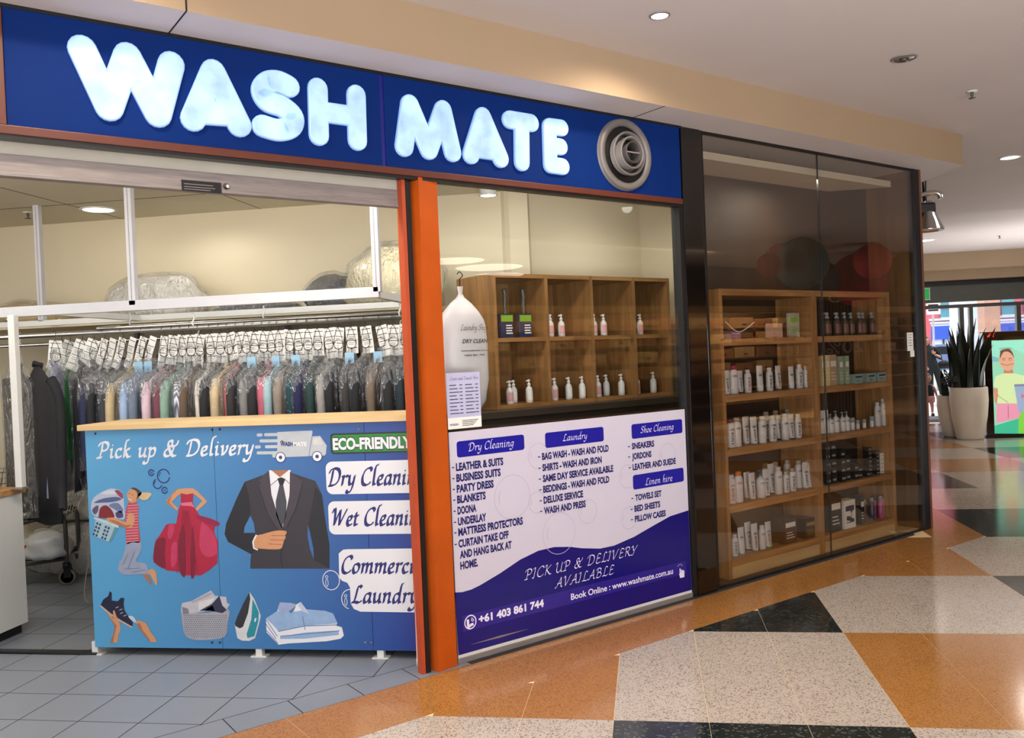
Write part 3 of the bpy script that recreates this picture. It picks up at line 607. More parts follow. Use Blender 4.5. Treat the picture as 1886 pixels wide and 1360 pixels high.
# price sheet taped to the glass
a = fac(822, 688, .0); b = fac(884, 688, .0); c = fac(826, 792, 0); ps = (a[0], .0, c[1])
sheet = froot('price_list', a[0], .006, c[1], label='pale lilac linen hire price list taped inside the window beside the pillar', cat='poster')
w_ = b[0]-a[0]; h_ = a[1]-c[1]; m_sheet = pm('price_sheet', (176, 176, 206), .6, var=.05, vs=5)
mb = MB(); mb.box((0, -.001, 0), (w_, .001, h_), m_sheet); mb.flat(rrect(0, 0, w_, h_*.2, .002), m_paper, lambda u, v: (u, -.0015, v)); mb.build('paper', sheet)
mb = MB(); fp = lambda u, v: (u, -.0025, v)
callig(mb, 'Linen and Towels Hire', (w_*.1, h_*.87), (w_*.95, h_*.87), .016, m_ink, fp)
for k in range(9):
    z_ = h_*(.78-.063*k)
    for u0 in (.08, .55):
        stroke(mb, [(w_*u0, z_), (w_*(u0+.2+.04*(k % 3)), z_)], .004, m_ink, fp); stroke(mb, [(w_*(u0+.3), z_), (w_*(u0+.38), z_)], .004, m_ink, fp)
text(mb, 'WASH', (w_*.05, h_*.06), (w_*.3, h_*.06), .012, m_navy2, fp)
for k in range(4): stroke(mb, [(w_*.42, h_*(.14-.03*k)), (w_*(.9-.05*k), h_*(.14-.03*k))], .003, m_ink, fp)
mb.build('printed_text', sheet)
# black pillar and end frame of the cosmetics display
gl0, gl1 = fac(1325, 1088)[0], fac(1708, 981)[0]
mb = MB(); mb.box((wr+.036, -.015, 0), (gl0-.03, .045, 3.0), m_blk, .006); mb.box((gl0-.03, -.004, 0), (gl0, .06, 3.0), m_blkm); fobj(mb, 'pillar', **ST)
mb = MB(); mb.box((gl1-.03, -.006, 0), (gl1+.05, .05, 3.0), m_blkm); fobj(mb, 'trim_4', **ST)
m_cop = pm('bronze_edge', (122, 78, 58), .35, metal=.3); mb = MB(); mb.box((gl1+.05, -.01, 0), (gl1+.075, .4, 3.0), m_cop); fobj(mb, 'trim_5', **ST)
mj = fac(1520, 660)[0]; m_tg = glass('tinted_glass', (.88, .86, .83), .045)
for a, b in ((gl0, mj-.002), (mj+.002, gl1-.03)):
    mb = MB(); mb.box((a, .006, .012), (b, .014, 2.985), m_tg); fobj(mb, 'window_2' if a == gl0 else 'window_3', **ST)
mb = MB(); mb.box((mj-.002, .004, .01), (mj+.002, .016, 2.985), m_blkm); mb.box((gl0, 0, 0), (gl1, .03, .012), m_blkm); mb.box((gl0, 0, 2.985), (gl1, .03, 3.0), m_blkm); fobj(mb, 'trim_6', **ST)
# alcove behind the display glass
m_br = wood('walnut_back', (34, 23, 16), (48, 33, 22), .6, (1, 1, .08), 14)
mb = MB(); mb.box((4.55, .44, 0), (gl1+.02, .48, 3.0), m_br); mb.prism([(gl0-.01, .03), (gl0+.01, .03), (4.57, .44), (4.545, .44)], 0, 3.0, m_br); fobj(mb, 'wall_display', **ST)
mb = MB(); mb.box((gl1+.0, .05, 0), (gl1+.05, .46, 3.0), wood('end_panel', (84, 58, 36), (108, 78, 50), .5, (1, 1, .08), 14)); fobj(mb, 'wall_display_end', **ST)
mb = MB(); mb.box((6.72, .4, 0), (gl1, .438, .22), m_wht); fobj(mb, 'baseboard_display', **ST)
# ------------------------------------------------------------------ printed service counter
YC = 4.38
xl, _ = yp(161, 900, YC); xr = -1.16; zpb = .045; zpt = yp(159, 793.5, YC)[1]; ztp = yp(153.5, 783, YC)[1]
ctr = root('service_counter', ((xl+xr)/2, YC, 0), label='long laundry counter with blue printed advertising front and pale wooden top', cat='counter'); co = ((xl+xr)/2, YC, 0)
def cch(mb, name, parent=None, **kw): return sh(mb, co).build(name, parent or ctr, **kw)
def grad_mat():
    m = pm('print_blue', (60, 150, 205), .38, var=0); n, l = m.node_tree.nodes, m.node_tree.links; b = n['Principled BSDF']; tc = n['Texture Coordinate']
    sp = n.new('ShaderNodeSeparateXYZ'); l.new(tc.outputs['Object'], sp.inputs[0]); r = n.new('ShaderNodeValToRGB'); mr = n.new('ShaderNodeMapRange')
    mr.inputs[1].default_value = xl-co[0]; mr.inputs[2].default_value = xr-co[0]; l.new(sp.outputs[0], mr.inputs[0]); l.new(mr.outputs[0], r.inputs[0])
    for p_, c in ((0, (84, 160, 206)), (.3, (44, 144, 212)), (.5, (10, 108, 196)), (.72, (4, 72, 170)), (1, (6, 30, 132))):
        e = r.color_ramp.elements[0] if p_ == 0 else (r.color_ramp.elements[1] if p_ == 1 else r.color_ramp.elements.new(p_)); e.position = p_; e.color = lin([q*.9 for q in c])
    l.new(r.outputs[0], b.inputs['Base Color']); return m
m_pr = grad_mat(); m_navyp = pm('print_navy', (18, 22, 96), .4, var=0); m_pw = pm('print_white', (208, 208, 212), .4, var=.01)
seams = [xl]+[yp(x, 990, YC)[0] for x in (401, 679)]+[xr]
for a, b in zip(seams, seams[1:]):
    mb = MB(); mb.box((a+.0012, YC, zpb), (b-.0012, YC+.018, zpt-.002), m_pr); cch(mb, 'front_panel')
mb = MB(); mb.box((xl-.03, YC-.025, zpt), (xr+.02, YC+.42, ztp), m_birch, .003); cch(mb, 'countertop')
mb = MB(); mb.box((xl+.004, YC+.02, zpb+.01), (xl+.022, YC+.40, zpt), m_dark); mb.box((xl+.02, YC+.38, .1), (xr, YC+.40, zpt), m_dark); mb.box((xl+.02, YC+.02, .07), (xr, YC+.38, .09), m_dark); cch(mb, 'carcass')
for px in (174, 476, 700):
    x = yp(px, 1200, YC)[0]; mb = MB(); mb.box((x-.018, YC+.004, .006), (x+.018, YC+.04, .075), m_wht); mb.box((x-.045, YC-.004, 0), (x+.045, YC+.045, .006), m_wht); cch(mb, 'foot')
mb = MB()
for px, py in ((176, 799), (391, 792), (405, 791), (391, 1184), (405, 1184), (661, 790), (673, 1183), (684, 1183)):
    x, z = yp(px, py, YC); mb.lathe([(.006, -.003), (.006, 0)], m_alu if px > 600 else m_blkm, (x, YC, z), 8, 'y')
cch(mb, 'screw_heads', kind='stuff')
def layer(k): return lambda u, v: (u, YC-.0012-.0003*k, v)
def U(ox, oy, sc_): return lambda *pts: [yp(ox+x*sc_, oy+y*sc_, YC) for x, y in pts]
def area2(mb, pts, mat, k, smooth=True):
    P = [(v.x, v.y) for v in spline(pts, 3, True)] if smooth else pts
    if area(P) < 0: P = P[::-1]
    mb.flat(P, mat, layer(k))
C_ = {}
def pc_(r, g, b):
    r, g, b = int(r*.86), int(g*.86), int(b*.86); k = 'print_%d_%d_%d' % (r, g, b); return pm(k, (r, g, b), .42, var=.06, vs=25)
# headline + pills
A = U(150, 770, .17497); mb = MB()
p = A((163, 418), (1815, 386)); z_ = (p[0][1]+p[1][1])/2; callig(mb, 'Pick up & Delivery', (p[0][0], z_), (p[1][0], z_), .084, m_pw, layer(1), w=.16, shear=.2, thin=.5)
cch(mb, 'headline_print')
def PX(*pts): return [yp(x, y, YC) for x, y in pts]
def pill(x0, y0, x1, y1, mat, k, r=.035, mb_=None):
    a, b = PX((x0, (y0+y1)/2-abs(y1-y0)/2), (x1, y1)); z0_ = PX((x0, y1))[0][1]; z1_ = PX((x0, y0))[0][1]; m_ = mb_ or MB()
    m_.flat(rrect(a[0], z0_, min(b[0], xr-.004), z1_, r), mat, layer(k)); return m_
mb = pill(599.5, 851, 812, 911, m_pw, 1); pill(604, 924, 812, 985, m_pw, 1, mb_=mb)
q = PX((624, 1020), (632, 1013), (640, 1012), (812, 1010), (812, 1129), (664, 1127), (652, 1122), (646, 1112), (645, 1083), (640, 1074), (630, 1070), (625, 1064)); q[3] = (xr-.004, q[3][1]); q[4] = (xr-.004, q[4][1]); area2(mb, q, m_pw, 1, False)
cch(mb, 'white_plate_print')
mb = MB()
def cal(t, x0, x1, y, cap, **kw): a, b = PX((x0, y), (x1, y)); callig(mb, t, a, (min(b[0], xr-.02), a[1]), cap, m_navyp, layer(2), **kw)
cal('Dry Cleaning', 603, 797, 895, .088, w=.17, shear=.18); cal('Wet Cleaning', 610, 803, 968.5, .088, w=.17, shear=.18)
cal('Commercial', 628, 797, 1056, .088, w=.17, shear=.18); cal('Laundry', 647, 771, 1110.5, .088, w=.17, shear=.18); cch(mb, 'service_print')
mb = pill(608, 799, 812, 837, pc_(8, 30, 20), 1, .018); pill(611, 802, 812, 834, pc_(30, 138, 40), 2, .015, mb)
a, b = PX((613, 829), (798, 826)); text(mb, 'ECO-FRIENDLY', a, (xr-.075, a[1]), .064, pc_(10, 50, 20), layer(3), bold=.085); text(mb, 'ECO-FRIENDLY', (a[0]+.002, a[1]+.002), (xr-.079, a[1]+.002), .06, m_pw, layer(4), bold=.045)
cch(mb, 'eco_badge_print')
# van
B = U(460, 780, .16967); mb = MB(); gy = pc_(196, 200, 206); dk = pc_(20, 30, 90)
area2(mb, B((240, 320), (300, 300), (300, 95), (680, 78), (682, 100), (640, 358), (250, 372)), gy, 1, False)
area2(mb, B((645, 355), (682, 142), (765, 138), (836, 240), (828, 330), (815, 350)), gy, 1, False); area2(mb, B((684, 232), (698, 160), (758, 156), (800, 228)), pc_(216, 216, 212), 2, False)
for (x0, x1, y) in ((80, 130, 128), (160, 310, 124), (110, 310, 192), (60, 112, 258), (170, 310, 255), (80, 300, 322)):
    p = B((x0+12, y), (x1-6, y-2)); stroke(mb, p, .017, gy, layer(1)); [disc(mb, c, .0085, .0085, gy, layer(1), 12) for c in p]
for x, y in ((336, 370), (733, 360)):
    c = B((x, y))[0]; disc(mb, c, .029, .029, dk, layer(2)); disc(mb, c, .025, .025, m_pw, layer(3)); disc(mb, c, .010, .010, pc_(30, 60, 140), layer(4))
a, b = B((335, 246), (468, 246)); text(mb, 'WASH', a, b, .022, m_navyp, layer(3), bold=.05); a, b = B((472, 246), (620, 246)); text(mb, 'MATE', a, b, .022, m_pw, layer(3), bold=.04)
stroke(mb, B((335, 205), (352, 190), (372, 205)), .005, m_navyp, layer(3))
cch(mb, 'van_print')
# bubbles
mb = MB()
for x, y, r in ((736, 577, 28), (865, 613, 64), (802, 695, 44), (877, 762, 29)):
    c, e = A((x, y), (x+r, y)); r_ = abs(e[0]-c[0]); a_ = (.2, 6.1) if r != 44 else (1.9, 6.0); ring(mb, c, r_, r_*1.03, .006, m_navyp, layer(1), *a_)
    if r > 40: ring(mb, c, r_*.72, r_*.72, .004, m_navyp, layer(1), 2.2, 3.2, 8)
    else: ring(mb, c, r_*.35, r_*.35, .003, m_navyp, layer(1), n=12)
for x, y in ((610, 1069), (645, 1104)):
    c = PX((x, y))[0]; ring(mb, c, .047, .052, .004, m_pw, layer(2) if x < 640 else layer(2), 0 if x < 640 else 1.3, 6.28 if x < 640 else 4.5); ring(mb, (c[0]-.024, c[1]+.018), .007, .007, .003, m_pw, layer(2), n=10); ring(mb, (c[0]-.024, c[1]-.014), .007, .02, .003, m_pw, layer(2), n=14)
cch(mb, 'bubble_print', kind='stuff')
# woman with basket
D = U(150, 880, .15448); mb = MB(); skin, skd = pc_(214, 152, 108), pc_(176, 112, 74)
area2(mb, D((120, 310), (150, 240), (250, 170), (360, 130), (470, 160), (505, 230), (510, 330), (520, 440), (500, 500), (380, 480), (180, 470), (120, 400)), pc_(188, 196, 216), 1)
for i, q in enumerate((((150, 300), (260, 250), (420, 230), (480, 260), (380, 290), (240, 300)), ((230, 190), (340, 150), (440, 190), (360, 200)), ((330, 330), (430, 300), (500, 380), (470, 420), (400, 380)), ((130, 380), (200, 330), (200, 400), (160, 440)), ((410, 420), (480, 400), (500, 470), (430, 480)))):
    area2(mb, D(*q), (pc_(84, 94, 140), pc_(214, 218, 230), pc_(110, 120, 160), pc_(90, 80, 110), pc_(60, 60, 100))[i], 2)
area2(mb, D((210, 440), (230, 360), (290, 330), (350, 370), (390, 440), (380, 480), (220, 480)), pc_(128, 22, 30), 3); area2(mb, D((400, 160), (440, 150), (490, 190), (500, 250), (460, 230)), pc_(150, 60, 80), 3)
area2(mb, D((170, 500), (410, 560), (330, 770), (145, 690)), pc_(164, 196, 208), 2, False); area2(mb, D((150, 470), (440, 550), (450, 600), (400, 590), (150, 490)), pc_(190, 214, 224), 3, False); area2(mb, D((405, 590), (440, 600), (350, 770), (320, 775)), pc_(90, 150, 160), 3, False)
for r in range(4):
    for c in range(6):
        if c == 2 or c == 5: continue
        x = 185+c*34-r*14; y = 530+c*14+r*42; area2(mb, D((x, y), (x+22, y+8), (x+14, y+34), (x-8, y+26)), pc_(40, 60, 90), 4, False)
area2(mb, D((560, 300), (620, 290), (680, 330), (680, 450), (690, 640), (700, 770), (610, 770), (540, 790), (530, 650), (520, 560), (530, 420)), pc_(196, 70, 88), 2)
for k in range(14): y = 330+k*33; stroke(mb, D((555 if k < 3 else 535, y+6), (678, y-4)), .0022, pc_(236, 200, 206), layer(3))
area2(mb, D((300, 485), (400, 480), (530, 530), (560, 430), (620, 430), (640, 500), (600, 590), (540, 600), (420, 560), (330, 530)), skin, 4); area2(mb, D((330, 500), (430, 520), (520, 565), (600, 560), (540, 598), (420, 560)), skd, 5)
area2(mb, D((560, 260), (545, 200), (580, 145), (630, 130), (680, 170), (690, 240), (650, 290), (590, 300)), skin, 4); area2(mb, D((590, 130), (640, 120), (700, 160), (720, 190), (680, 240), (660, 270), (670, 190), (640, 150)), pc_(66, 50, 42), 5)
area2(mb, D((690, 185), (760, 175), (835, 185), (830, 215), (790, 260), (740, 270), (700, 250), (680, 215)), pc_(212, 184, 140), 5); stroke(mb, D((565, 245), (580, 268), (608, 262)), .0035, pc_(240, 232, 226), layer(5)); disc(mb, D((575, 190))[0], .003, .003, dk, layer(5), 8); disc(mb, D((612, 205))[0], .003, .003, dk, layer(5), 8)
area2(mb, D((540, 790), (620, 765), (710, 770), (715, 850), (690, 920), (650, 1000), (760, 1020), (790, 1080), (800, 1150), (700, 1150), (560, 1160), (480, 1150), (440, 1090), (450, 1020), (500, 930)), pc_(150, 160, 184), 2)
for q in (((560, 900), (500, 1040)), ((640, 880), (560, 1080)), ((520, 1090), (700, 1080)), ((600, 1130), (760, 1100))): stroke(mb, D(*q), .004, pc_(104, 112, 140), layer(3))
area2(mb, D((790, 1130), (830, 1090), (880, 1110), (905, 1220), (895, 1285), (860, 1230), (830, 1170)), skin, 3); area2(mb, D((730, 1160), (790, 1160), (835, 1250), (830, 1282), (800, 1240)), skd, 3)
cch(mb, 'jumping_woman_print')
# red dress
D = U(270, 880, .13966); mb = MB(); red, red2, red3 = pc_(176, 14, 56), pc_(124, 8, 42), pc_(196, 52, 92)
area2(mb, D((385, 160), (460, 145), (610, 140), (665, 175), (800, 310), (770, 350), (665, 440), (640, 420), (735, 305), (640, 225), (430, 225), (330, 320), (420, 410), (400, 435), (260, 340), (255, 315)), skin, 1, False)
area2(mb, D((385, 160), (410, 150), (340, 230), (300, 330), (400, 432), (255, 330)), skd, 2, False)
area2(mb, D((450, 205), (530, 222), (620, 205), (612, 330), (640, 420), (430, 420), (455, 330)), red, 3, False)
area2(mb, D((430, 400), (640, 400), (700, 500), (850, 540), (970, 600), (960, 630), (905, 640), (890, 720), (945, 850), (935, 1130), (830, 1220), (720, 1290), (480, 1290), (460, 1245), (270, 1225), (90, 1115), (110, 1040), (95, 960), (120, 830), (170, 770), (260, 620), (310, 605), (390, 610)), red, 2, False)
for q, m_ in ((((100, 960), (130, 830), (250, 800), (240, 1000), (250, 1200), (100, 1110)), red2), (((420, 850), (500, 620), (520, 1270), (440, 1230)), red2), (((600, 640), (640, 900), (640, 1270), (580, 1280)), red2), (((720, 620), (760, 600), (900, 760), (930, 1000), (780, 1040), (700, 900)), red3), (((300, 620), (370, 640), (330, 800), (280, 780)), red3), (((330, 900), (400, 860), (400, 1100), (330, 1180)), red3), (((665, 500), (860, 548), (965, 600), (905, 635), (700, 560)), pc_(150, 10, 66))): area2(mb, D(*q), m_, 3)
for x in range(450, 640, 26): stroke(mb, D((520+(x-545)*.4, 440), (x+(x-545)*.5, 1270)), .0022, red2, layer(4))
area2(mb, D((455, 335), (600, 320), (610, 345), (640, 400), (590, 375), (460, 370)), pc_(222, 110, 140), 4, False)
cch(mb, 'red_dress_print')
# suit
D = U(400, 850, .15439); mb = MB(); su, su2, su3 = pc_(48, 42, 50), pc_(20, 18, 26), pc_(64, 56, 64)
area2(mb, D((620, 110), (875, 100), (890, 140), (1170, 235), (1250, 400), (1290, 700), (1340, 1000), (1340, 1280), (395, 1280), (400, 1160), (410, 1110), (130, 960), (90, 870), (110, 740), (240, 430), (330, 245), (560, 160)), su, 1, False)
area2(mb, D((330, 245), (240, 430), (110, 740), (90, 870), (130, 960), (410, 1110), (470, 1040), (470, 880), (320, 850), (330, 780), (400, 600), (380, 400)), su2, 2, False)
area2(mb, D((1090, 740), (1130, 560), (1170, 300), (1250, 400), (1290, 700), (1340, 1000), (1340, 1280), (1160, 1180)), su2, 2, False)
area2(mb, D((620, 105), (660, 110), (750, 190), (860, 100), (880, 110), (860, 450), (790, 790), (740, 690), (650, 400)), m_pw, 3, False)
area2(mb, D((650, 108), (850, 102), (750, 190)), skd, 4, False)
area2(mb, D((720, 205), (770, 190), (815, 215), (790, 280), (830, 480), (825, 650), (770, 800), (705, 640), (700, 480), (745, 280)), pc_(66, 68, 76), 4, False); area2(mb, D((720, 205), (770, 190), (815, 215), (785, 285), (750, 285)), su2, 5, False)
for s_ in (((560, 160), (620, 120), (650, 400), (740, 700), (790, 815), (720, 810), (600, 620), (495, 290), (530, 260), (500, 235)), ((890, 140), (870, 120), (865, 400), (820, 620), (780, 800), (830, 790), (940, 560), (1015, 290), (990, 265), (1020, 240))): area2(mb, D(*s_), su3, 4, False)
stroke(mb, D((495, 290), (600, 620), (720, 810)), .004, su2, layer(5)); stroke(mb, D((1015, 290), (940, 560), (830, 790)), .004, su2, layer(5)); stroke(mb, D((770, 1000), (760, 1170), (780, 1270)), .003, su2, layer(5))
for s_ in (((320, 855), (330, 780), (400, 650), (440, 740), (455, 850)), ((1085, 760), (1110, 850), (1150, 1050), (1155, 1170), (1110, 1050), (1080, 900))): area2(mb, D(*s_), m_pr, 3, False)
stroke(mb, D((640, 285), (735, 210)), .003, su2, layer(5)); stroke(mb, D((865, 265), (800, 205)), .003, su2, layer(5))
area2(mb, D((445, 900), (540, 870), (700, 828), (820, 830), (828, 860), (815, 880), (820, 910), (800, 945), (790, 985), (765, 1040), (700, 1050), (560, 1045), (440, 1020)), skin, 6)
for q in (((650, 885), (815, 885)), ((640, 935), (800, 940)), ((620, 985), (780, 992))): stroke(mb, D(*q), .004, skd, layer(7))
stroke(mb, D((470, 880), (430, 960), (440, 1035), (485, 1055)), .008, m_pw, layer(7)); cch(mb, 'suit_print')
# shoe and hands, basket
D = U(170, 1070, .13786); mb = MB(); nv = pc_(18, 20, 54)
area2(mb, D((110, 330), (150, 250), (215, 205), (235, 140), (262, 160), (262, 265), (340, 275), (390, 225), (430, 235), (420, 300), (430, 390), (480, 470), (545, 560), (530, 625), (360, 520), (250, 430)), nv, 2, False)
stroke(mb, D((112, 335), (250, 450), (380, 535), (532, 622)), .009, pc_(210, 180, 150), layer(3))
for x, y in ((335, 355), (385, 385), (395, 430), (440, 465)): stroke(mb, D((x-18, y+8), (x+18, y-8)), .004, pc_(190, 190, 200), layer(3))
area2(mb, D((280, 400), (300, 395), (325, 470), (360, 540), (385, 640), (350, 740), (345, 825), (240, 825), (290, 700), (300, 600), (250, 500), (175, 400), (250, 450), (285, 520)), skin, 4, False)
area2(mb, D((240, 825), (290, 700), (300, 600), (175, 400), (240, 500), (330, 600), (300, 720), (280, 825)), skd, 5, False)
area2(mb, D((485, 480), (530, 470), (575, 510), (585, 560), (540, 540)), pc_(200, 214, 224), 4); area2(mb, D((590, 530), (640, 535), (720, 560), (780, 680), (850, 770), (860, 820), (780, 820), (690, 720), (620, 620), (590, 580)), skin, 4, False); area2(mb, D((590, 580), (620, 620), (690, 720), (780, 820), (770, 780), (680, 660), (640, 560)), skd, 5, False)
cch(mb, 'shoe_cleaning_print')
mb = MB(); area2(mb, D((1190, 380), (1260, 400), (1540, 430), (1820, 380), (1810, 560), (1780, 740), (1600, 785), (1380, 790), (1250, 740), (1210, 600)), pc_(168, 168, 176), 2)
area2(mb, D((1185, 390), (1200, 300), (1330, 270), (1590, 130), (1640, 200), (1790, 215), (1805, 300), (1840, 310), (1790, 400), (1740, 440), (1580, 400), (1420, 420), (1290, 440), (1200, 440)), pc_(196, 192, 200), 3, False)
for q, m_ in ((((1430, 400), (1600, 310), (1700, 200), (1740, 330), (1800, 390), (1740, 435), (1580, 400)), pc_(40, 42, 70)), (((1480, 400), (1610, 330), (1640, 410)), pc_(120, 126, 160)), (((1420, 410), (1430, 280), (1640, 230), (1560, 330)), pc_(226, 222, 222)), (((1330, 280), (1590, 150), (1610, 180), (1350, 300)), pc_(170, 166, 176)), (((1200, 350), (1280, 370), (1300, 440), (1215, 450)), pc_(130, 130, 140))): area2(mb, D(*q), m_, 4, False)
for r in range(12):
    for c in range(20):
        x = 1230+c*29+(r % 2)*12; y = 460+r*26
        if y > 770-abs(c-10)**2*.4: continue
        area2(mb, D((x, y), (x+11, y), (x+11, y+12), (x, y+12)), pc_(90, 90, 100), 3, False)
cch(mb, 'laundry_basket_print')
# iron and shirts
D = U(420, 1080, .11665); mb = MB()
area2(mb, D((345, 95), (420, 210), (500, 410), (520, 470), (490, 600), (430, 820), (340, 865), (220, 860), (150, 820), (110, 620), (130, 540), (240, 280)), pc_(220, 220, 222), 2, False)
area2(mb, D((340, 95), (355, 200), (320, 420), (240, 640), (190, 668), (120, 630), (110, 590), (150, 480), (240, 280)), pc_(36, 36, 44), 3, False)
area2(mb, D((390, 200), (450, 320), (490, 420), (480, 560), (420, 790), (310, 820), (295, 760), (370, 520)), pc_(28, 142, 160), 3, False); area2(mb, D((430, 500), (455, 510), (430, 570), (415, 550)), m_pw, 4, False)
cch(mb, 'steam_iron_print')
mb = MB(); lb, lb2 = pc_(150, 182, 220), pc_(96, 122, 170)
area2(mb, D((600, 510), (780, 390), (820, 255), (1000, 265), (1080, 290), (1150, 250), (1240, 370), (1540, 390), (1660, 430), (1730, 590), (1700, 620), (1800, 650), (1830, 780), (1780, 830), (1560, 870), (950, 905), (800, 925), (610, 730)), m_pw, 2, False)
area2(mb, D((600, 510), (780, 390), (1060, 400), (1240, 375), (1540, 390), (1660, 430), (1728, 590), (1220, 625), (800, 712), (700, 600)), lb, 3, False)
area2(mb, D((820, 255), (1000, 265), (1080, 290), (920, 440), (790, 375)), pc_(160, 176, 214), 4, False); area2(mb, D((1100, 300), (1150, 252), (1280, 430), (1180, 400)), pc_(200, 212, 236), 4, False)
area2(mb, D((1080, 300), (1040, 390), (1000, 430), (960, 400)), lb2, 4, False); area2(mb, D((820, 800), (1230, 730), (1750, 700), (1750, 770), (1200, 830), (830, 835)), lb, 3, False)
for q in (((600, 520), (780, 790)), ((605, 600), (760, 830)), ((610, 700), (790, 900)), ((1180, 480), (1220, 690)), ((800, 714), (1220, 628), (1720, 612)), ((830, 790), (1760, 705))): stroke(mb, D(*q), .004, lb2, layer(4))
cch(mb, 'folded_shirts_print')
# ------------------------------------------------------------------ side counter on the left
xw = -3.86; zw = .90
sd = root('side_counter', (-4.3, 4.4, 0), label='low white side counter with a wooden top at the left edge', cat='counter')
mb = MB(); mb.box((-.55, -.9, .06), (xw+4.3, .38, zw-.035), m_wht); mb.box((-.5, -.88, 0), (xw+4.27, .36, .06), m_dark); mb.build('body', sd)
mb = MB(); mb.box((-.6, -.95, zw-.035), (xw+4.31, .40, zw), m_oakh, .003); mb.build('worktop', sd)
xa, _ = yp(22, 700, 4.72); mb = MB(); mb.box((-.022, -.02, 0), (.022, .02, 1.06), m_wht, .003); mb.box((-.03, -.028, 0), (.03, .028, .012), m_alu)
po = root('white_post', (yp(29, 700, 4.70)[0], 4.70, zw), label='square white post standing on the side counter', cat='post'); mb.build('post_shaft', po)
mb = MB(); mb.box((-8, 4.375, -.0), (xl+.01, 4.425, .014), m_blkm, .003); wobj(mb, 'trim_7', **ST)
# folded white cloth on the worktop
def lump(r, seed, sx, sy, sz, amt=.25, freq=3, sub=3):
    bm = bmesh.new(); bmesh.ops.create_icosphere(bm, subdivisions=sub, radius=1); n0 = Vector((seed*3.1, seed*1.7, seed))
    for v in bm.verts:
        d = 1+amt*noise.fractal(v.co*freq*.5+n0, 1, 2, 3)+amt*.35*abs(noise.noise(v.co*freq*2+n0)); co_ = v.co*d; v.co = Vector((co_.x*sx*r, co_.y*sy*r, max(co_.z, -.55)*sz*r))
    vs = [v.co[:] for v in bm.verts]; fs = [[v.index for v in f.verts] for f in bm.faces]; bm.free(); mn = min(v[2] for v in vs); return [(v[0], v[1], v[2]-mn) for v in vs], fs
m_sheetw = pm('white_linen', (214, 208, 196), .8, var=.08, vs=6, bump=.35, bs=18); m_film = film('plastic_film')
tw = root('folded_towel', (-4.08, 4.6, zw), label='folded white cloth on the side counter at the left edge', cat='towel'); mb = MB()
for k in range(3): mb.box((-.13, -.1, .05*k), (.14-.01*k, .1, .05*k+.046), m_sheetw, .02)
mb.build('folds', tw)
# ------------------------------------------------------------------ hanging white steel frame
YB = 4.80; z0b = .5*(yp(0, 585, YB)[1]+yp(697, 548, YB)[1]); z1b = z0b+.062; xe = yp(697, 540, YB)[0]
fr = root('hanging_rack_frame', ((xe-5)/2, YB, z0b), label='white square-tube frame hung from the laundry ceiling on posts', cat='rack'); fo = ((xe-5)/2, YB, z0b)
mb = MB(); mb.box((-5.6, YB, z0b), (xe, YB+.04, z1b), pm('frame_grey_white', (176, 176, 180), .45, var=.03), .002); sh(mb, fo).build('front_beam', fr)
YR = 5.75; mb = MB(); mb.box((xe-.04, YB+.04, z0b), (xe, YR, z1b-.02), m_wht); sh(mb, fo).build('side_beam', fr)
mb = MB(); a = Vector((-3.62, YB+.04, 0)); mb.box((-3.66, YB+.04, z0b+.0), (-3.62, YR, z0b+.04), m_wht); sh(mb, fo).build('cross_beam', fr)
mb = MB(); mb.box((-5.6, YR, z0b), (xe, YR+.04, z0b+.04), m_wht); sh(mb, fo).build('rear_beam', fr)
for px, Y in ((238, YB), (690, YB), (68, YR)):
    x = yp(px, 450, Y)[0]; mb = MB(); mb.box((x-.022, Y, z1b-.03), (x+.022, Y+.04, 2.85), pm('frame_grey_white', (176, 176, 180)), .002); mb.box((x-.002, Y-.001, z1b), (x+.002, Y, 2.84), m_alu); sh(mb, fo).build('post', fr)
# storage shelf behind with wrapped bundles
YS = 5.9; zs_ = 1.98
shf = root('wall_shelf', (-3.2, 6.2, zs_), label='long pale storage shelf along the back wall above the rails', cat='shelf'); mb = MB(); mb.box((-3.1, -.3, -.03), (1.7, .28, 0), m_wallc); mb.build('board', shf)
for x in (-2.6, -.9, .4, 1.5):
    mb = MB(); mb.box((x-.015, -.25, -.05), (x+.015, .28, -.03), m_alu); mb.box((x-.015, .24, -.35), (x+.015, .28, -.05), m_alu); mb.build('bracket', shf)
for px, r_, sx, sz, mt, lb_ in ((290, .26, 1.5, .85, m_sheetw, 'plastic-wrapped white bedding roll on the shelf behind the second post'), (616, .2, 1.2, .85, pm('dark_bundle', (44, 46, 56), .6, var=.3, vs=8), 'dark garment bundle wrapped in plastic on the shelf'),
        (728, .34, 1.1, .82, pm('cream_quilt', (220, 208, 168), .8, var=.1, vs=7, bump=.4, bs=20), 'large cream quilt in clear plastic on the shelf by the orange pillar'), (470, .2, 1.9, .32, pm('dark_bundle', (44, 46, 56)), 'flat dark folded garments on the middle of the shelf'), (60, .3, 1.3, .4, pm('tan_blanket', (190, 160, 104), .8, var=.2), 'tan folded blanket on the left end of the shelf')):
    x = yp(px, 560, 6.1)[0]; b = root('linen_bundle', (x, 6.12, zs_), label=lb_, cat='bundle'); v, f = lump(r_, px, sx, .85, sz, .2, 3)
    MB().add(v, f, mt, True).build('cloth', b); v, f = lump(r_*1.05, px, sx, .85, sz*1.04, .21, 3); MB().add(v, f, m_film, True).build('plastic_wrap', b)
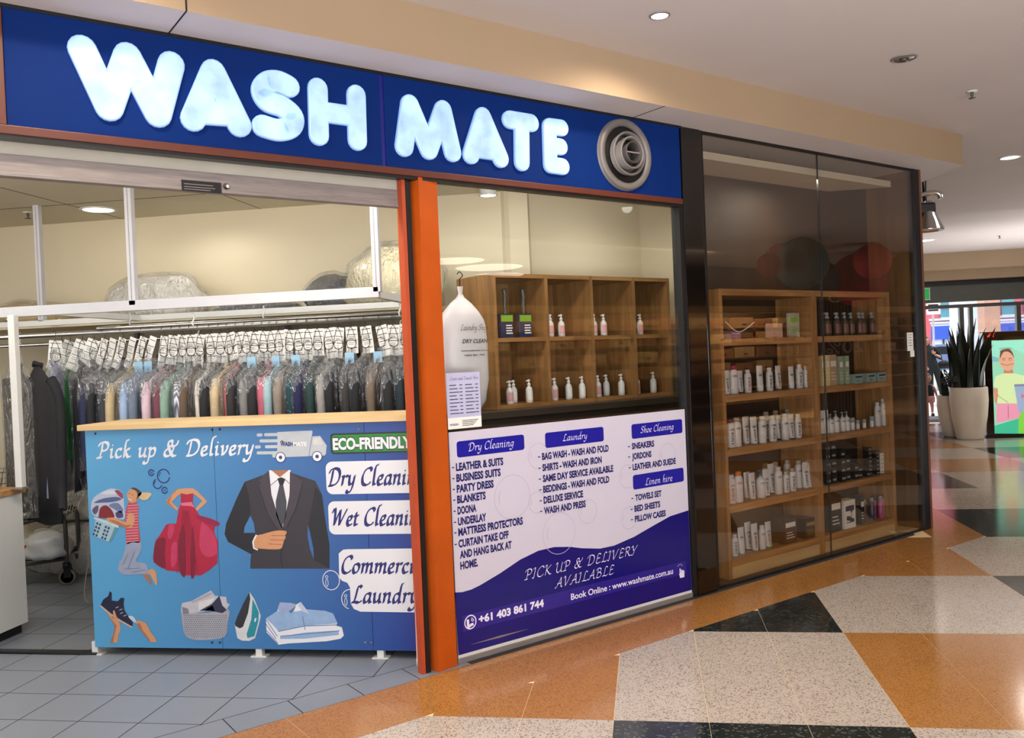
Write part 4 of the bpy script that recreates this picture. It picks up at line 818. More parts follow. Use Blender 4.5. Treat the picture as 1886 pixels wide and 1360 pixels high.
# rails
def rail(Y, px0, px1, py0, py1, r, lb):
    a, b = yp(px0, py0, Y), yp(px1, py1, Y); z = (a[1]+b[1])/2; o = root('clothes_rail', ((a[0]+b[0])/2, Y, z), label=lb, cat='rail')
    mb = MB(); mb.tube([(a[0]-(a[0]+b[0])/2, 0, 0), (b[0]-(a[0]+b[0])/2, 0, 0)], r, m_steel, 12); mb.build('tube', o)
    for t in (-.4, 0., .42): 
        mb = MB(); x = (b[0]-a[0])*t; mb.tube([(x, 0, r), (x, -.015, .03), (x+.01, 0, .06), (x, 0, z0b-z if Y < 5.5 else .1)], .006, m_wht, 6); mb.build('hook', o)
    return z
zr = rail(5.28, -60, 812, 622, 584, .016, 'front chrome clothes rail carrying the row of bagged garments')
rail(5.62, 180, 812, 604, 575, .016, 'rear chrome clothes rail just behind the front one')
rail(5.95, -40, 812, 640, 600, .012, 'thin dark clothes rail nearest the back wall')
# ------------------------------------------------------------------ garments
m_wire = pm('dark_wire', (60, 58, 56), .35, metal=.8, var=0)
def hanger_mesh(ringr=.026, drop=.16):
    mb = MB(); R_ = .019
    mb.tube([(0, R_*math.cos(t), R_*math.sin(t)-.0) for t in [x*PI/8 for x in range(-3, 9)]][::-1]+[(0, R_, -.03), (0, .0, -.05)], .0018, m_wire, 4)
    mb.tube([(-.002, 0, -.045), (-.012, 0, -.06), (-.028, 0, -.12), (-.033, 0, -.15), (-.024, 0, -.178), (0, 0, -.186), (.024, 0, -.178), (.033, 0, -.15), (.028, 0, -.12), (.012, 0, -.06)], .0019, m_wire, 4, True)
    mb.tube([(.031*math.cos(t), 0, -.153+.031*math.sin(t)) for t in [2*PI*k/12 for k in range(12)]], .0017, m_wire, 4, True)
    mb.tube([(0, 0, -.18), (0, 0, -.25)], .0018, m_wire, 4)
    mb.tube([(0, -.2, -.34), (0, 0, -.25), (0, .2, -.34)], .0025, m_wire, 4); return mb
hang0 = None
def garment_shape(seed, W_, L, th, top, flare=1.0, puff=0):
    """closed soft body hanging in the plane across the rail; W_ half width, th half thickness"""
    rnd = random.Random(seed); vs = []; fs = []; N = 20; rows = []
    prof = [(0, .12), (.02, .2), (.06, .42), (.11, .66), (.17, .86), (.24, .98), (.34, 1.0), (.5, .95*flare**.3), (.75, 1.0*flare**.6), (1.0, 1.04*flare)]
    for t, w in prof:
        z = top-L*t; ph = rnd.random()*6
        for k in range(N):
            a = 2*PI*k/N; fx = math.cos(a); fy = math.sin(a); fold = 1+.18*math.sin(5*a+ph+seed)+.1*math.sin(9*a+seed*2)
            tt = th*(.35+.65*min(1, t*5))*(fold if t > .1 else 1)+puff*.01*noise.noise(Vector((a*2, t*6, seed)))
            vs.append((fx*tt, fy*W_*w*(1+.03*math.sin(7*a+ph)), z+(.012*math.sin(3*a+seed) if t == 1 else 0)))
    for i in range(len(prof)-1):
        for k in range(N): fs.append((i*N+k, (i+1)*N+k, (i+1)*N+(k+1) % N, i*N+(k+1) % N))
    fs.append(list(range(N))); fs.append([(len(prof)-1)*N+k for k in range(N)][::-1]); return vs, fs
def sleeve(mb, seed, W_, top, L, mat, th=.03):
    for sgn in (-1, 1):
        p = [(0.0, sgn*W_*.74, top-.10), (.01, sgn*W_*.95, top-.17), (.02, sgn*W_*1.04, top-.32), (.01, sgn*W_*1.0, top-L)]
        mb.tube(spline(p, 3), th, mat, 8, taper=[1.1-.03*i for i in range(len(spline(p, 3)))])
def bag_shape(seed, W_, L, th, top):
    rnd = random.Random(seed*7+1); vs = []; fs = []; N = 18
    prof = [(-.10, .05), (-.07, .10), (-.03, .2), (.03, .5), (.08, .86), (.14, 1.1), (.3, 1.12), (.6, 1.08), (.85, 1.12), (1.03, 1.14)]
    for i, (t, w) in enumerate(prof):
        for k in range(N):
            a = 2*PI*k/N; n_ = 1+.22*noise.noise(Vector((math.cos(a)*2+seed, math.sin(a)*2, t*7)))
            vs.append((math.cos(a)*(th*1.2*min(1, .3+w*.8)+.008)*n_, math.sin(a)*W_*w*(1+.05*(n_-1)), top-L*t))
    for i in range(len(prof)-1):
        for k in range(N): fs.append((i*N+k, (i+1)*N+k, (i+1)*N+(k+1) % N, i*N+(k+1) % N))
    return vs, fs
def fabric(name, rgb, kind='plain', rgb2=None):
    m = pm('cloth_'+name, rgb, .85, var=.14, vs=14, bump=.2, bs=30)
    if kind == 'stripe' and not m.get('s'):
        m['s'] = 1; n, l = m.node_tree.nodes, m.node_tree.links; b = n['Principled BSDF']; w = n.new('ShaderNodeTexWave'); w.inputs['Scale'].default_value = 28; w.bands_direction = 'Y'
        l.new(n['Texture Coordinate'].outputs['Object'], w.inputs[0]); r = n.new('ShaderNodeValToRGB'); r.color_ramp.elements[0].color = lin(rgb); r.color_ramp.elements[1].color = lin(rgb2); l.new(w.outputs['Fac'], r.inputs[0]); l.new(r.outputs[0], b.inputs['Base Color'])
    if kind == 'print' and not m.get('s'):
        m['s'] = 1; n, l = m.node_tree.nodes, m.node_tree.links; b = n['Principled BSDF']; w = n.new('ShaderNodeTexVoronoi'); w.inputs['Scale'].default_value = 45
        l.new(n['Texture Coordinate'].outputs['Object'], w.inputs[0]); r = n.new('ShaderNodeValToRGB'); r.color_ramp.elements[0].color = lin(rgb2); r.color_ramp.elements[1].color = lin(rgb); r.color_ramp.elements[1].position = .3; l.new(w.outputs['Distance'], r.inputs[0]); l.new(r.outputs[0], b.inputs['Base Color'])
    return m
def tagmesh(mb, w, h, x, y, z, rot, seed):
    c, s_ = math.cos(rot), math.sin(rot); f = lambda k: (lambda u, v: (x+u*c-v*s_, y-.0006*k-.003*math.sin(v*30+seed), z+u*s_+v*c))
    for j in range(4): mb.flat([(-w/2, -h+h*j/4), (w/2, -h+h*j/4), (w/2, -h+h*(j+1)/4), (-w/2, -h+h*(j+1)/4)], m_paper, f(0))
    for j in (.12, .3, .52, .8): mb.flat([(-w*.42, -h*j), (w*.42, -h*j), (w*.42, -h*j+.004), (-w*.42, -h*j+.004)], m_ink, f(2))
    for j in (.36, .4, .44, .6, .66): mb.flat([(-w*.3, -h*j), (w*(.1+.05*(seed % 4)), -h*j), (w*(.1+.05*(seed % 4)), -h*j+.0022), (-w*.3, -h*j+.0022)], m_ink, f(2))
m_bluetag = pm('blue_ticket', (150, 190, 216), .7, var=.04)
GAR = [ # px at rail, colour name, rgb, kind, rgb2, half width, length, label, blue ticket
 (190, 'navy', (34, 38, 66), 0, 0, .22, .62, 'dark navy jacket', 0), (206, 'black', (26, 26, 30), 0, 0, .22, .62, 'black jacket with a yellow tag', 0), (224, 'charcoal', (48, 48, 54), 0, 0, .23, .6, 'charcoal blazer', 0),
 (243, 'beige', (176, 156, 120), 0, 0, .23, .6, 'beige linen jacket', 0), (262, 'lightblue', (140, 160, 190), 0, 0, .23, .6, 'light blue shirt', 1), (280, 'denim', (96, 108, 124), 0, 0, .23, .6, 'grey-blue shirt with white label', 1),
 (300, 'pink', (196, 170, 180), 0, 0, .22, .6, 'pale pink blouse', 0), (318, 'plum', (110, 60, 72), 0, 0, .2, .6, 'plum knit top', 0), (334, 'mint', (128, 158, 142), 0, 0, .2, .6, 'mint green shirt', 0), (350, 'stripe', (210, 212, 220), 'stripe', (70, 76, 100), .2, .62, 'navy and white striped shirt', 0),
 (366, 'brown', (96, 78, 62), 0, 0, .2, .6, 'brown blazer', 0), (386, 'ivory', (206, 196, 180), 0, 0, .2, .6, 'ivory dress shirt', 0), (404, 'black2', (30, 28, 30), 0, 0, .22, .6, 'black dress', 0), (420, 'cream', (200, 178, 142), 0, 0, .18, .6, 'cream knit', 0),
 (436, 'coral', (184, 92, 98), 0, 0, .14, .56, 'coral pink top with a red bow', 0), (452, 'dark2', (44, 40, 40), 0, 0, .2, .58, 'dark brown suit jacket', 0), (467, 'silver', (120, 118, 116), 0, 0, .2, .6, 'silver grey jacket', 1), (484, 'black3', (34, 32, 36), 0, 0, .2, .58, 'black coat', 0),
 (498, 'rose', (186, 96, 112), 0, 0, .16, .58, 'rose pink skirt suit', 0), (512, 'aqua', (150, 176, 182), 0, 0, .16, .6, 'pale aqua shirt', 1), (532, 'taupe', (136, 124, 112), 0, 0, .18, .6, 'taupe shirt', 0), (548, 'sequin', (24, 60, 66), 'print', (160, 210, 220), .15, .56, 'teal sequinned top', 1),
 (566, 'ink', (22, 24, 66), 0, 0, .2, .64, 'deep ink-blue blazer with a white ticket', 0), (584, 'forest', (34, 60, 58), 0, 0, .15, .58, 'dark green shirt', 0), (604, 'grey2', (150, 146, 138), 0, 0, .18, .6, 'pale grey dress', 0), (622, 'jet', (22, 22, 24), 0, 0, .2, .56, 'jet black jacket', 0),
 (646, 'char2', (52, 50, 50), 0, 0, .18, .6, 'charcoal trousers', 1), (672, 'black4', (24, 24, 28), 0, 0, .2, .58, 'black suit coat', 0), (700, 'khaki', (112, 98, 84), 0, 0, .18, .6, 'khaki brown coat', 1), (724, 'black5', (28, 30, 32), 0, 0, .2, .6, 'black overcoat', 0), (746, 'teal2', (30, 44, 52), 0, 0, .17, .58, 'dark teal shirt', 0), (764, 'greyw', (180, 176, 172), 0, 0, .17, .66, 'white blouse', 0)]
YG = 5.28; hg = None
def garment(px, cn, rgb, kind, rgb2, W_, L, lb, blue, Y=None, z=None, tagrot=0, i=0, drop=.26, bag=True, hang=True, tagw=1, rz=0, grp='bagged garments on the front rail'):
    global hg
    Y = Y or YG; z = z or zr; x = yp(px, 610, Y)[0]; g = root('garment', (x, Y, z), rz, label=lb, cat='garment', group=grp)
    if hang:
        if hg is None: o = hanger_mesh().build('hanger', g); hg = o.data
        else: o = bpy.data.objects.new('hanger', hg); COL.objects.link(o); o.parent = g
    m = fabric(cn, rgb, kind, rgb2); mb = MB(); v, f = garment_shape(i+3, W_, L, .032, -drop, 1.0+.1*(i % 3)); mb.add(v, f, m, True); sleeve(mb, i, W_, -drop, L*.9, m, .03)
    mb.tube([(.0, -.05, -drop-.005), (.02, 0, -drop-.03), (.0, .05, -drop-.005), (-.02, 0, -drop+.01)], .014, m, 6, True)
    mb.build('clothing', g)
    if bag: v, f = bag_shape(i+3, W_, L*1.02, .045, -drop+.01); MB().add(v, f, m_film, True).build('plastic_cover', g)
    if tagw:
        mb = MB(); rn = random.Random(i+5); tagmesh(mb, .056 if i < 7 else .08, (.2 if i < 7 else .17)+.05*rn.random(), .0, .012, -.045, tagrot, i); mb.build('paper_tag', g)
    if blue: mb = MB(); mb.box((-.03, -W_*.2-.01, -drop-.02), (.03, -W_*.2-.006, -drop+.05), m_bluetag); mb.build('blue_ticket', g)
    return g
LBX = 'under clear plastic on the front rail'
for i, (px, cn, rgb, kd, rgb2, W_, L, lb, bt) in enumerate(GAR):
    garment(px, cn, rgb, kd, rgb2, W_, L, '%s, %s in the bagged row from the left' % (lb, ORD[i]), bt, tagrot=(-.35 if i < 6 else random.uniform(-.2, .2)), i=i, hang=i > 5 or i % 2 == 0, rz=-.10+random.uniform(-.12, .12))
# long garments hanging at the left
for j, (px, cn, rgb, W_, L, Y, lb) in enumerate(((66, 'blackwool', (22, 22, 26), .20, 1.02, 5.0, 'long black trousers in plastic hanging nearest the side counter'), (28, 'blackfur', (26, 26, 24), .17, .95, 5.05, 'black fleece coat in plastic at the far left'),
    (100, 'lavender', (150, 156, 190), .2, .85, 5.16, 'lavender blue shirt with a long sleeve left of the counter'), (128, 'green', (20, 120, 50), .14, .72, 5.36, 'bright green dress behind the plastic-wrapped coats'),
    (112, 'navy3', (34, 36, 84), .16, .62, 5.5, 'navy blouse behind the lavender shirt'), (150, 'black6', (28, 28, 32), .2, .84, 5.3, 'long dark coat at the left end of the bagged row'), (172, 'plum2', (60, 40, 56), .19, .8, 5.3, 'dark plum jacket beside the long dark coat'))):
    garment(px, cn, rgb, 0, 0, W_, L, lb, 0, Y=Y, z=zr, tagrot=-.1-.3*(j > 2), i=60+j, drop=.2, hang=j > 1, bag=j > 0, tagw=j > 1, rz=1.15 if j < 2 else .3, grp='long garments left of the counter')
# row of garments on the rear rails, seen between the front ones
for k, px in enumerate(range(150, 800, 36)):
    c = ((40, 40, 46), (70, 66, 64), (30, 32, 44), (90, 86, 84))[k % 4]
    garment(px, 'rear%d' % (k % 4), c, 0, 0, .2, .7, '%s dark garment from the left on the rear rail' % ORD[k], 0, Y=5.66, z=zr+.02, i=90+k, drop=.2, bag=False, hang=False, tagw=0, grp='garments on the rear rail')
# ------------------------------------------------------------------ trolley and things on the shop floor
w1 = gnd(125, 1078); w0 = gnd(56, 1070)
cart = root('shopping_cart', (w1.x, w1.y, 0), .38, label='grey wire laundry trolley with castors behind the side counter', cat='cart')
m_cart = pm('cart_frame', (74, 72, 66), .45, metal=.3)
mb = MB(); R0 = [(0, 0, .15), (0, 0, .46), (-.03, 0, .52), (-.1, 0, .53), (-.95, 0, .36)]
for y in (0, .34): mb.tube(spline([(p[0], y, p[2]) for p in R0], 4), .016, m_cart, 8)
for x, z in ((-.02, .22), (-.9, .2), (-.05, .5)): mb.tube([(x, 0, z), (x, .34, z)], .012, m_cart, 8)
for y in (0, .34): mb.tube([(0, y, .2), (-.9, y, .14)], .013, m_cart, 8)
mb.build('frame', cart); mb = MB(); mb.box((-.85, .02, .2), (-.03, .32, .215), m_cart); mb.build('lower_shelf', cart)
mb = MB()
for k in range(13): x = -.05-.07*k; mb.tube([(x, .02, .5-.01*k), (x+.1-.006*k, 0, .88)], .0022, m_steel, 4); mb.tube([(x, .32, .5-.01*k), (x+.1, .35, .88)], .0022, m_steel, 4)
for z_ in (.53, .62, .71, .8, .88):
    o_ = (z_-.5)*.25; mb.tube([(-.95, .01-o_*.1, z_-.08*(.9-z_)), (o_, .01, z_), (o_, .34, z_), (-.95, .34, z_)], .003, m_steel, 4)
for k in range(6): y = .02+.082*k; mb.tube([(0, y, .5), (.1, y, .88)], .0022, m_steel, 4)
mb.build('basket', cart)
for x, y in ((0, 0), (0, .34), (-.85, 0), (-.85, .34)):
    mb = MB(); mb.lathe([(.045, -.012), (.058, -.012), (.062, -.006), (.062, .006), (.058, .012), (.045, .012)], pm('tyre', (120, 108, 88), .6), (x, y, .062), 20, 'y'); mb.lathe([(.045, -.01), (.045, .01)], m_blkm, (x, y, .062), 16, 'y')
    mb.box((x-.02, y-.02, .06), (x+.03, y-.014, .15), m_blkm); mb.box((x-.02, y+.014, .06), (x+.03, y+.02, .15), m_blkm); mb.lathe([(.03, .13), (.03, .17), (.016, .175)], m_blkm, (x, y, 0), 12); mb.build('castor', cart)
tub = root('red_crate', (w1.x-.42, w1.y-.05, .22), .38, label='small red plastic crate on the trolley lower shelf', cat='crate'); mb = MB(); mb.prism(rrect(-.13, -.1, .13, .1, .02), 0, .1, pm('red_plastic', (170, 26, 30), .35)); mb.build('tub', tub)
v, f = lump(.16, 5, 1.1, .9, .8, .35, 4); bg_ = root('plastic_bag', (w1.x-.16, w1.y+.0, .217), label='white plastic bag on the trolley lower shelf', cat='bag'); MB().add(v, f, pm('bag_plastic', (220, 222, 224), .3, var=.03), True).build('bag_body', bg_)
for i, (x, y, r_, sz, z_, lb_) in enumerate(((-4.55, 6.3, .5, .5, 0, 'heap of white linen sacks on the floor by the back wall'), (-4.7, 6.33, .4, .6, .42, 'white linen sack stacked on the floor heap'), (-3.75, 6.33, .34, 1.0, 0, 'upright white laundry sack behind the trolley'))):
    v, f = lump(r_, i+11, 1.1, .28, sz, .22, 3, 4); b = root('laundry_sack', (x, y, z_), label=lb_, cat='sack'); MB().add(v, f, m_sheetw, True).build('cloth', b); MB().add([(p[0]*1.03, p[1]*1.06, p[2]*1.03) for p in v], f, m_film, True).build('plastic_wrap', b)
cb = MB(); p = gnd(160, 1110); cb.tube(spline([(p.x+.05, p.y+.4, .7), (p.x-.1, p.y+.25, .35), (p.x-.08, p.y+.1, .1), (p.x, p.y, .004), (p.x+.1, p.y+.05, .004)], 5), .004, pm('grey_cable', (150, 146, 136), .6), 5); cb.build('power_cable', label='thin grey cable hanging down beside the counter end', cat='cable')
# ------------------------------------------------------------------ wooden cube shelving behind the shop window
DU = 1.0; su0, zu1 = fac(906, 503, DU); su1 = fac(1242, 505, DU)[0]+.25; zu0 = fac(914, 756, DU)[1]; su1 = min(su1, 5.04)
m_wu = wood('shelf_wood', (112, 78, 42), (144, 102, 58), .45, (1, 1, .1), 20); m_wuh = wood('shelf_wood_h', (116, 80, 44), (146, 104, 60), .45, (.1, 1, 1), 20)
un = froot('cube_shelving', su0, DU, zu0, label='wooden cube shelving unit behind the shop window', cat='shelving'); uo = (su0, DU, zu0); DP = .45; th = .028
divs = [su0, fac(1006, 600, DU)[0], fac(1089, 600, DU)[0], fac(1167, 600, DU)[0], su1-.015]
zm = .5*(fac(914, 630, DU)[1]+fac(1242, 622, DU)[1])
for i, s_ in enumerate(divs):
    mb = MB(); mb.box((s_, DU, zu0), (s_+th, DU+DP, zu1), m_wu, .001); fch(mb, 'side_panel' if i in (0, 4) else 'divider', un, uo)
for z_ in (zu0-.0, zm, zu1-th):
    for a, b in zip(divs, divs[1:]): mb = MB(); mb.box((a+th, DU+.002, z_), (b, DU+DP, z_+th), m_wuh); fch(mb, 'shelf', un, uo)
for i, (a, b) in enumerate(zip(divs, divs[1:])):
    for lo, hi in ((zu0+th, zm), (zm+th, zu1-th)): mb = MB(); mb.box((a+th+(.05 if i == 0 else .05), DU+DP-.012, lo), (b-(.0 if i else .0), DU+DP-.004, hi), m_wu); fch(mb, 'back_panel', un, uo)
# dark low bench under the shelving, and the plinth it stands on
mb = MB(); mb.box((2.7, DU-.1, .0), (5.05, DU+.5, zu0-.05), pm('dark_laminate', (40, 36, 32), .5)); mb.box((2.68, DU-.12, zu0-.05), (5.07, DU+.5, zu0-.001), pm('dark_top', (58, 50, 42), .4), .004)
o = fobj(mb, 'low_cabinet', (3.8, DU, 0)); tag(o, 'dark low cabinet under the wooden cube shelving', 'cabinet')
m_bw = pm('bottle_white', (214, 210, 204), .35, var=.02); m_pinkl = pm('label_pink', (206, 150, 150), .5, var=.1, vs=40)
def spray_bottle(name, off_s, d, z, h, lb, label_m, grp, cat='bottle', body=None, cap=None, trig=True):
    b = froot(name, off_s, d, z, label=lb, cat=cat, group=grp); r = h*.155; body = body or m_bw; cap = cap or m_bw
    MB().lathe([(r*.9, 0), (r, .005), (r, h*.55), (r*.8, h*.64), (r*.42, h*.70), (r*.40, h*.74)], body, (0, 0, 0), 14).build('bottle_body', b)
    mb = MB(); mb.lathe([(r*.5, h*.74), (r*.5, h*.82), (r*.25, h*.84), (r*.22, h*.9), (r*.45, h*.93), (r*.3, h)], cap, (0, 0, 0), 12)
    if trig: mb.box((-r*.9, -r*.2, h*.91), (r*.3, r*.2, h*.97), cap)
    mb.build('pump_top', b)
    mb = MB(); n = 10; vs = [(r*1.012*math.cos(t), r*1.012*math.sin(t), zz) for t in [PI*1.15+PI*.7*k/(n-1) for k in range(n)] for zz in (h*.12, h*.5)]; mb.add(vs, [(2*i, 2*i+2, 2*i+3, 2*i+1) for i in range(n-1)], label_m); mb.build('label_band', b); return b
DB = DU+.09
for row, pxs, zz, py in (('lower', (939, 948, 975, 1022, 1048, 1076, 1102, 1119, 1145, 1174, 1204), zu0+th, 730), ('upper', (1014, 1034, 1094, 1112, 1179), zm+th, 610)):
    for i, px in enumerate(pxs):
        s_ = fac(px, py, DB+(.06 if px in (948, 1119) else 0))[0]
        for dv in divs:
            if abs(s_-dv-th/2) < .05: s_ = dv+th/2+.05*(1 if s_ > dv+th/2 else -1)
        spray_bottle('spray_bottle', s_, DB+(.07 if px in (948, 1119) else 0), zz, .165, 'white spray bottle, %s from the left on the %s cube shelf' % (ORD[i], row), m_pinkl if row == 'upper' or i % 3 == 0 else m_paper, 'spray bottles on the cube shelving')
# two refill pouches with dark handles (long cleaning brushes in packs)
for i, px in enumerate((933, 967)):
    s_ = fac(px, 610, DB)[0]; b = froot('cleaning_brush', s_, DB+.01, zm+th, label='%s dark-handled brush in a navy and green pack on the upper cube shelf' % ('left' if i == 0 else 'right'), cat='brush', group='packed brushes on the cube shelf')
    mb = MB(); mb.box((-.055, -.02, 0), (.055, .02, .17), pm('pack_navy', (22, 40, 72), .3, var=.1), .006); mb.build('pack', b); mb = MB(); mb.box((-.05, -.022, .115), (.05, -.0205, .16), pm('pack_green', (120, 160, 40), .4, var=.1))
    for k in range(4): mb.box((-.01, -.0225, .03+.018*k), (.045-.006*(k % 2), -.0205, .038+.018*k), m_paper)
    mb.build('pack_label', b); mb = MB(); mb.tube(spline([(0, 0, .17), (.004, 0, .2), (0, 0, .23), (.004, 0, .3), (-.004, 0, .345)], 4), .016, pm('dark_handle', (58, 58, 56), .35), 8, taper=[.5+.5*min(1, i/8) for i in range(17)]); mb.build('handle', b)
mb = MB(); s_ = fac(945, 735, DB)[0]; mb.box((-.13, -.07, 0), (.13, .08, .02), m_birch, .003)
# large laundry bag hanging just inside the window by the pillar
sb_, zb_ = fac(852, 560, .22); bagr = froot('laundry_bag', sb_, .24, zb_-.62, label='big white printed dry cleaning bag hanging inside the window beside the pillar', cat='bag')
mb = MB(); vs = []; fs = []; N = 24; pr = [(0, .25), (.03, .6), (.1, .85), (.25, .98), (.5, 1.0), (.62, .97), (.68, .9), (.74, .7), (.80, .42), (.84, .16), (.87, .08), (.92, .12)]
for i, (z, w) in enumerate(pr):
    for k in range(N): a = 2*PI*k/N; n_ = 1+.07*noise.noise(Vector((math.cos(a)*2.5, math.sin(a)*2.5, z*6))); vs.append((math.cos(a)*.155*w*n_, math.sin(a)*.10*w*n_, z*.78))
for i in range(len(pr)-1):
    for k in range(N): fs.append((i*N+k, i*N+(k+1) % N, (i+1)*N+(k+1) % N, (i+1)*N+k))
fs.append(list(range(N))[::-1]); mb.add(vs, fs, pm('bag_white', (196, 192, 196), .45, var=.04, bump=.15, bs=10), True); mb.build('bag_body', bagr)
mb = MB(); fb = lambda u, v: (u, -.112+.35*u*u, v)
def tb(t, x0, x1, z, cap, f=text, **kw): f(mb, t, (x0, z), (x1, z), cap, m_ink, fb, **kw)
tb('DRY CLEAN', -.07, .09, .40, .022, shear=.25); tb('Laundry Shop', -.08, .10, .47, .03, callig) if all(c in GL for c in 'Laundry Shop') else None
text(mb, 'www.washmate.com.au', (-.08, .355), (.10, .355), .009, m_ink, fb); text(mb, '0403 861 744', (-.06, .33), (.07, .33), .009, m_ink, fb); mb.build('printed_text', bagr)
mb = MB(); mb.tube([(0, 0, .7), (0, 0, .76)], .004, m_wire, 5); mb.tube(spline([(0, 0, .76), (.02, 0, .78), (0, 0, .80), (-.015, 0, .785)], 3), .003, m_wire, 5); mb.build('hook', bagr)
ra = MB(); ra.tube([(2.3, .24, zb_+.36), (2.3, 1.4, zb_+.36)], .01, m_steel, 8)
# ------------------------------------------------------------------ cosmetics display shelving behind tinted glass
DD = .10; sA = fac(1330, 700, DD)[0]; sM = fac(1503, 678, DD)[0]; sE = fac(1644, 720, DD)[0]; ZT = 1.985
disp = froot('display_shelving', sA, DD, 0, label='two-bay oak display shelving full of hair products behind tinted glass', cat='shelving'); do = (sA, DD, 0); DDp = .32; tk = .032
tops = [1.641, 1.255, .885, .497, .129]
for s_, nm in ((sA, 'side_panel'), (sM-tk, 'divider'), (sM+.003, 'divider'), (sE-tk, 'side_panel')):
    mb = MB(); mb.box((s_, DD, 0), (s_+tk, DD+DDp, ZT), m_oak, .001); fch(mb, nm, disp, do)
for a, b in ((sA+tk, sM-tk), (sM+.003+tk, sE-tk)):
    mb = MB(); mb.box((a, DD+.001, ZT-.045), (b, DD+DDp, ZT), m_oakh); fch(mb, 'top_board', disp, do)
    for z in tops: mb = MB(); mb.box((a, DD+.001, z-.046), (b, DD+DDp, z), m_oakh); fch(mb, 'shelf', disp, do)
    mb = MB(); mb.box((a, DD+.004, .0), (b, DD+.03, .083), m_birch); fch(mb, 'plinth', disp, do)
m_prod = pm('product_white', (206, 208, 212), .35, var=.02); m_prg = pm('product_grey', (150, 160, 166), .35, var=.04)
TXT = {}
def product(kind, px, py, z, h, bay, rown, i, capc=None, body=None, ink=(40, 30, 60), d=.10, wf=1.0, word='5 NO18', nm=None):
    s_ = fac(px, py, DD+d)[0]; r = h*.17*wf; body = body or m_prod; inkm = pm('ink_%d_%d_%d' % ink, ink, .5, var=0)
    desc = {'bottle': 'white round-shouldered bottle', 'tube': 'white squeeze tube', 'pump': 'white pump bottle', 'jar': 'white round pot'}[kind]
    if capc: desc += ' with %s cap' % capc[0]
    lb = '%s, %s from left, %s shelf, %s bay' % (desc, ORD[i], rown, bay)
    b = froot({'bottle': 'shampoo_bottle', 'tube': 'hair_cream_tube', 'pump': 'pump_bottle', 'jar': 'cream_jar'}[kind], s_, DD+d, z, label=lb, cat='bottle' if kind in ('bottle', 'pump') else kind, group='hair products on the display shelves')
    cm = pm('cap_'+capc[0], capc[1], .35) if capc else m_prg
    if kind == 'bottle':
        MB().lathe([(r*.92, 0), (r, .006), (r, h*.72), (r*.93, h*.8), (r*.62, h*.86), (r*.60, h*.87)], body, (0, 0, 0), 16, sy=.8).build('bottle_body', b); MB().lathe([(r*.66, h*.865), (r*.66, h*.985), (r*.6, h)], cm if capc else body, (0, 0, 0), 14, sy=.8).build('cap', b)
    elif kind == 'tube':
        mb = MB(); n = 14; pr_ = [(0, .7, .7), (h*.10, .74, .74), (h*.12, .8, .74), (h*.5, .95, .5), (h*.96, 1.05, .08), (h, 1.05, .05)]; vs = [(r*a*math.cos(2*PI*k/n), r*c*math.sin(2*PI*k/n), zz) for zz, a, c in pr_ for k in range(n)]
        fs = [(q*n+k, q*n+(k+1) % n, (q+1)*n+(k+1) % n, (q+1)*n+k) for q in range(5) for k in range(n)]+[[5*n+k for k in range(n)]]; mb.add(vs, fs, body, True); mb.build('tube_body', b); MB().lathe([(r*.72, 0), (r*.72, h*.11)], cm, (0, 0, 0), 14).build('cap', b)
    elif kind == 'pump':
        MB().lathe([(r*.92, 0), (r, .006), (r, h*.62), (r*.8, h*.7), (r*.3, h*.74), (r*.28, h*.78)], body, (0, 0, 0), 16).build('bottle_body', b); mb = MB(); mb.lathe([(r*.34, h*.78), (r*.34, h*.84), (r*.12, h*.85), (r*.12, h*.93), (r*.3, h*.94), (r*.3, h)], cm, (0, 0, 0), 12); mb.box((-r*.9, -.004, h*.95), (0, .004, h*.985), cm); mb.build('pump_top', b)
    else:
        MB().lathe([(r*1.2, 0), (r*1.3, .006), (r*1.3, h*.6), (r*1.2, h*.65)], body, (0, 0, 0), 16).build('jar_body', b); MB().lathe([(r*1.32, h*.62), (r*1.32, h*.97), (r*1.25, h)], cm, (0, 0, 0), 16).build('lid', b)
    if kind in ('bottle', 'tube', 'pump'):
        mb = MB(); rr = r*(1.0 if kind != 'tube' else .95); yk = .8 if kind == 'bottle' else (.62 if kind == 'tube' else 1)
        fn = lambda u, v: (rr*1.01*math.sin(u/rr*1.0-.35), -rr*1.03*yk*math.cos(u/rr-.35)-.0012, v)
        if kind == 'tube': fn = lambda u, v: (u-.2*r, -r*.5*(1-(v/h))-r*.28, v)
        text(mb, 'CPR', (-r*.6, h*(.6 if kind != 'pump' else .5)), (r*.5, h*(.6 if kind != 'pump' else .5)), h*.07, inkm, fn, bold=.03)
        if word and i % 3 != 1:                                         # vertical word running up the bottle
            g = lambda u, v: fn(-v+r*.2, u); text(mb, word, (h*.12, 0), (h*.54, 0), h*.10, inkm, g, bold=.03)
        mb.build('printed_label', b)
    return b
PK, PP, TE, OR_, BE, GN = ('magenta', (150, 20, 70)), ('purple', (80, 20, 70)), ('teal', (30, 100, 130)), ('orange', (206, 116, 20)), ('beige', (170, 160, 140)), ('green', (90, 150, 40))
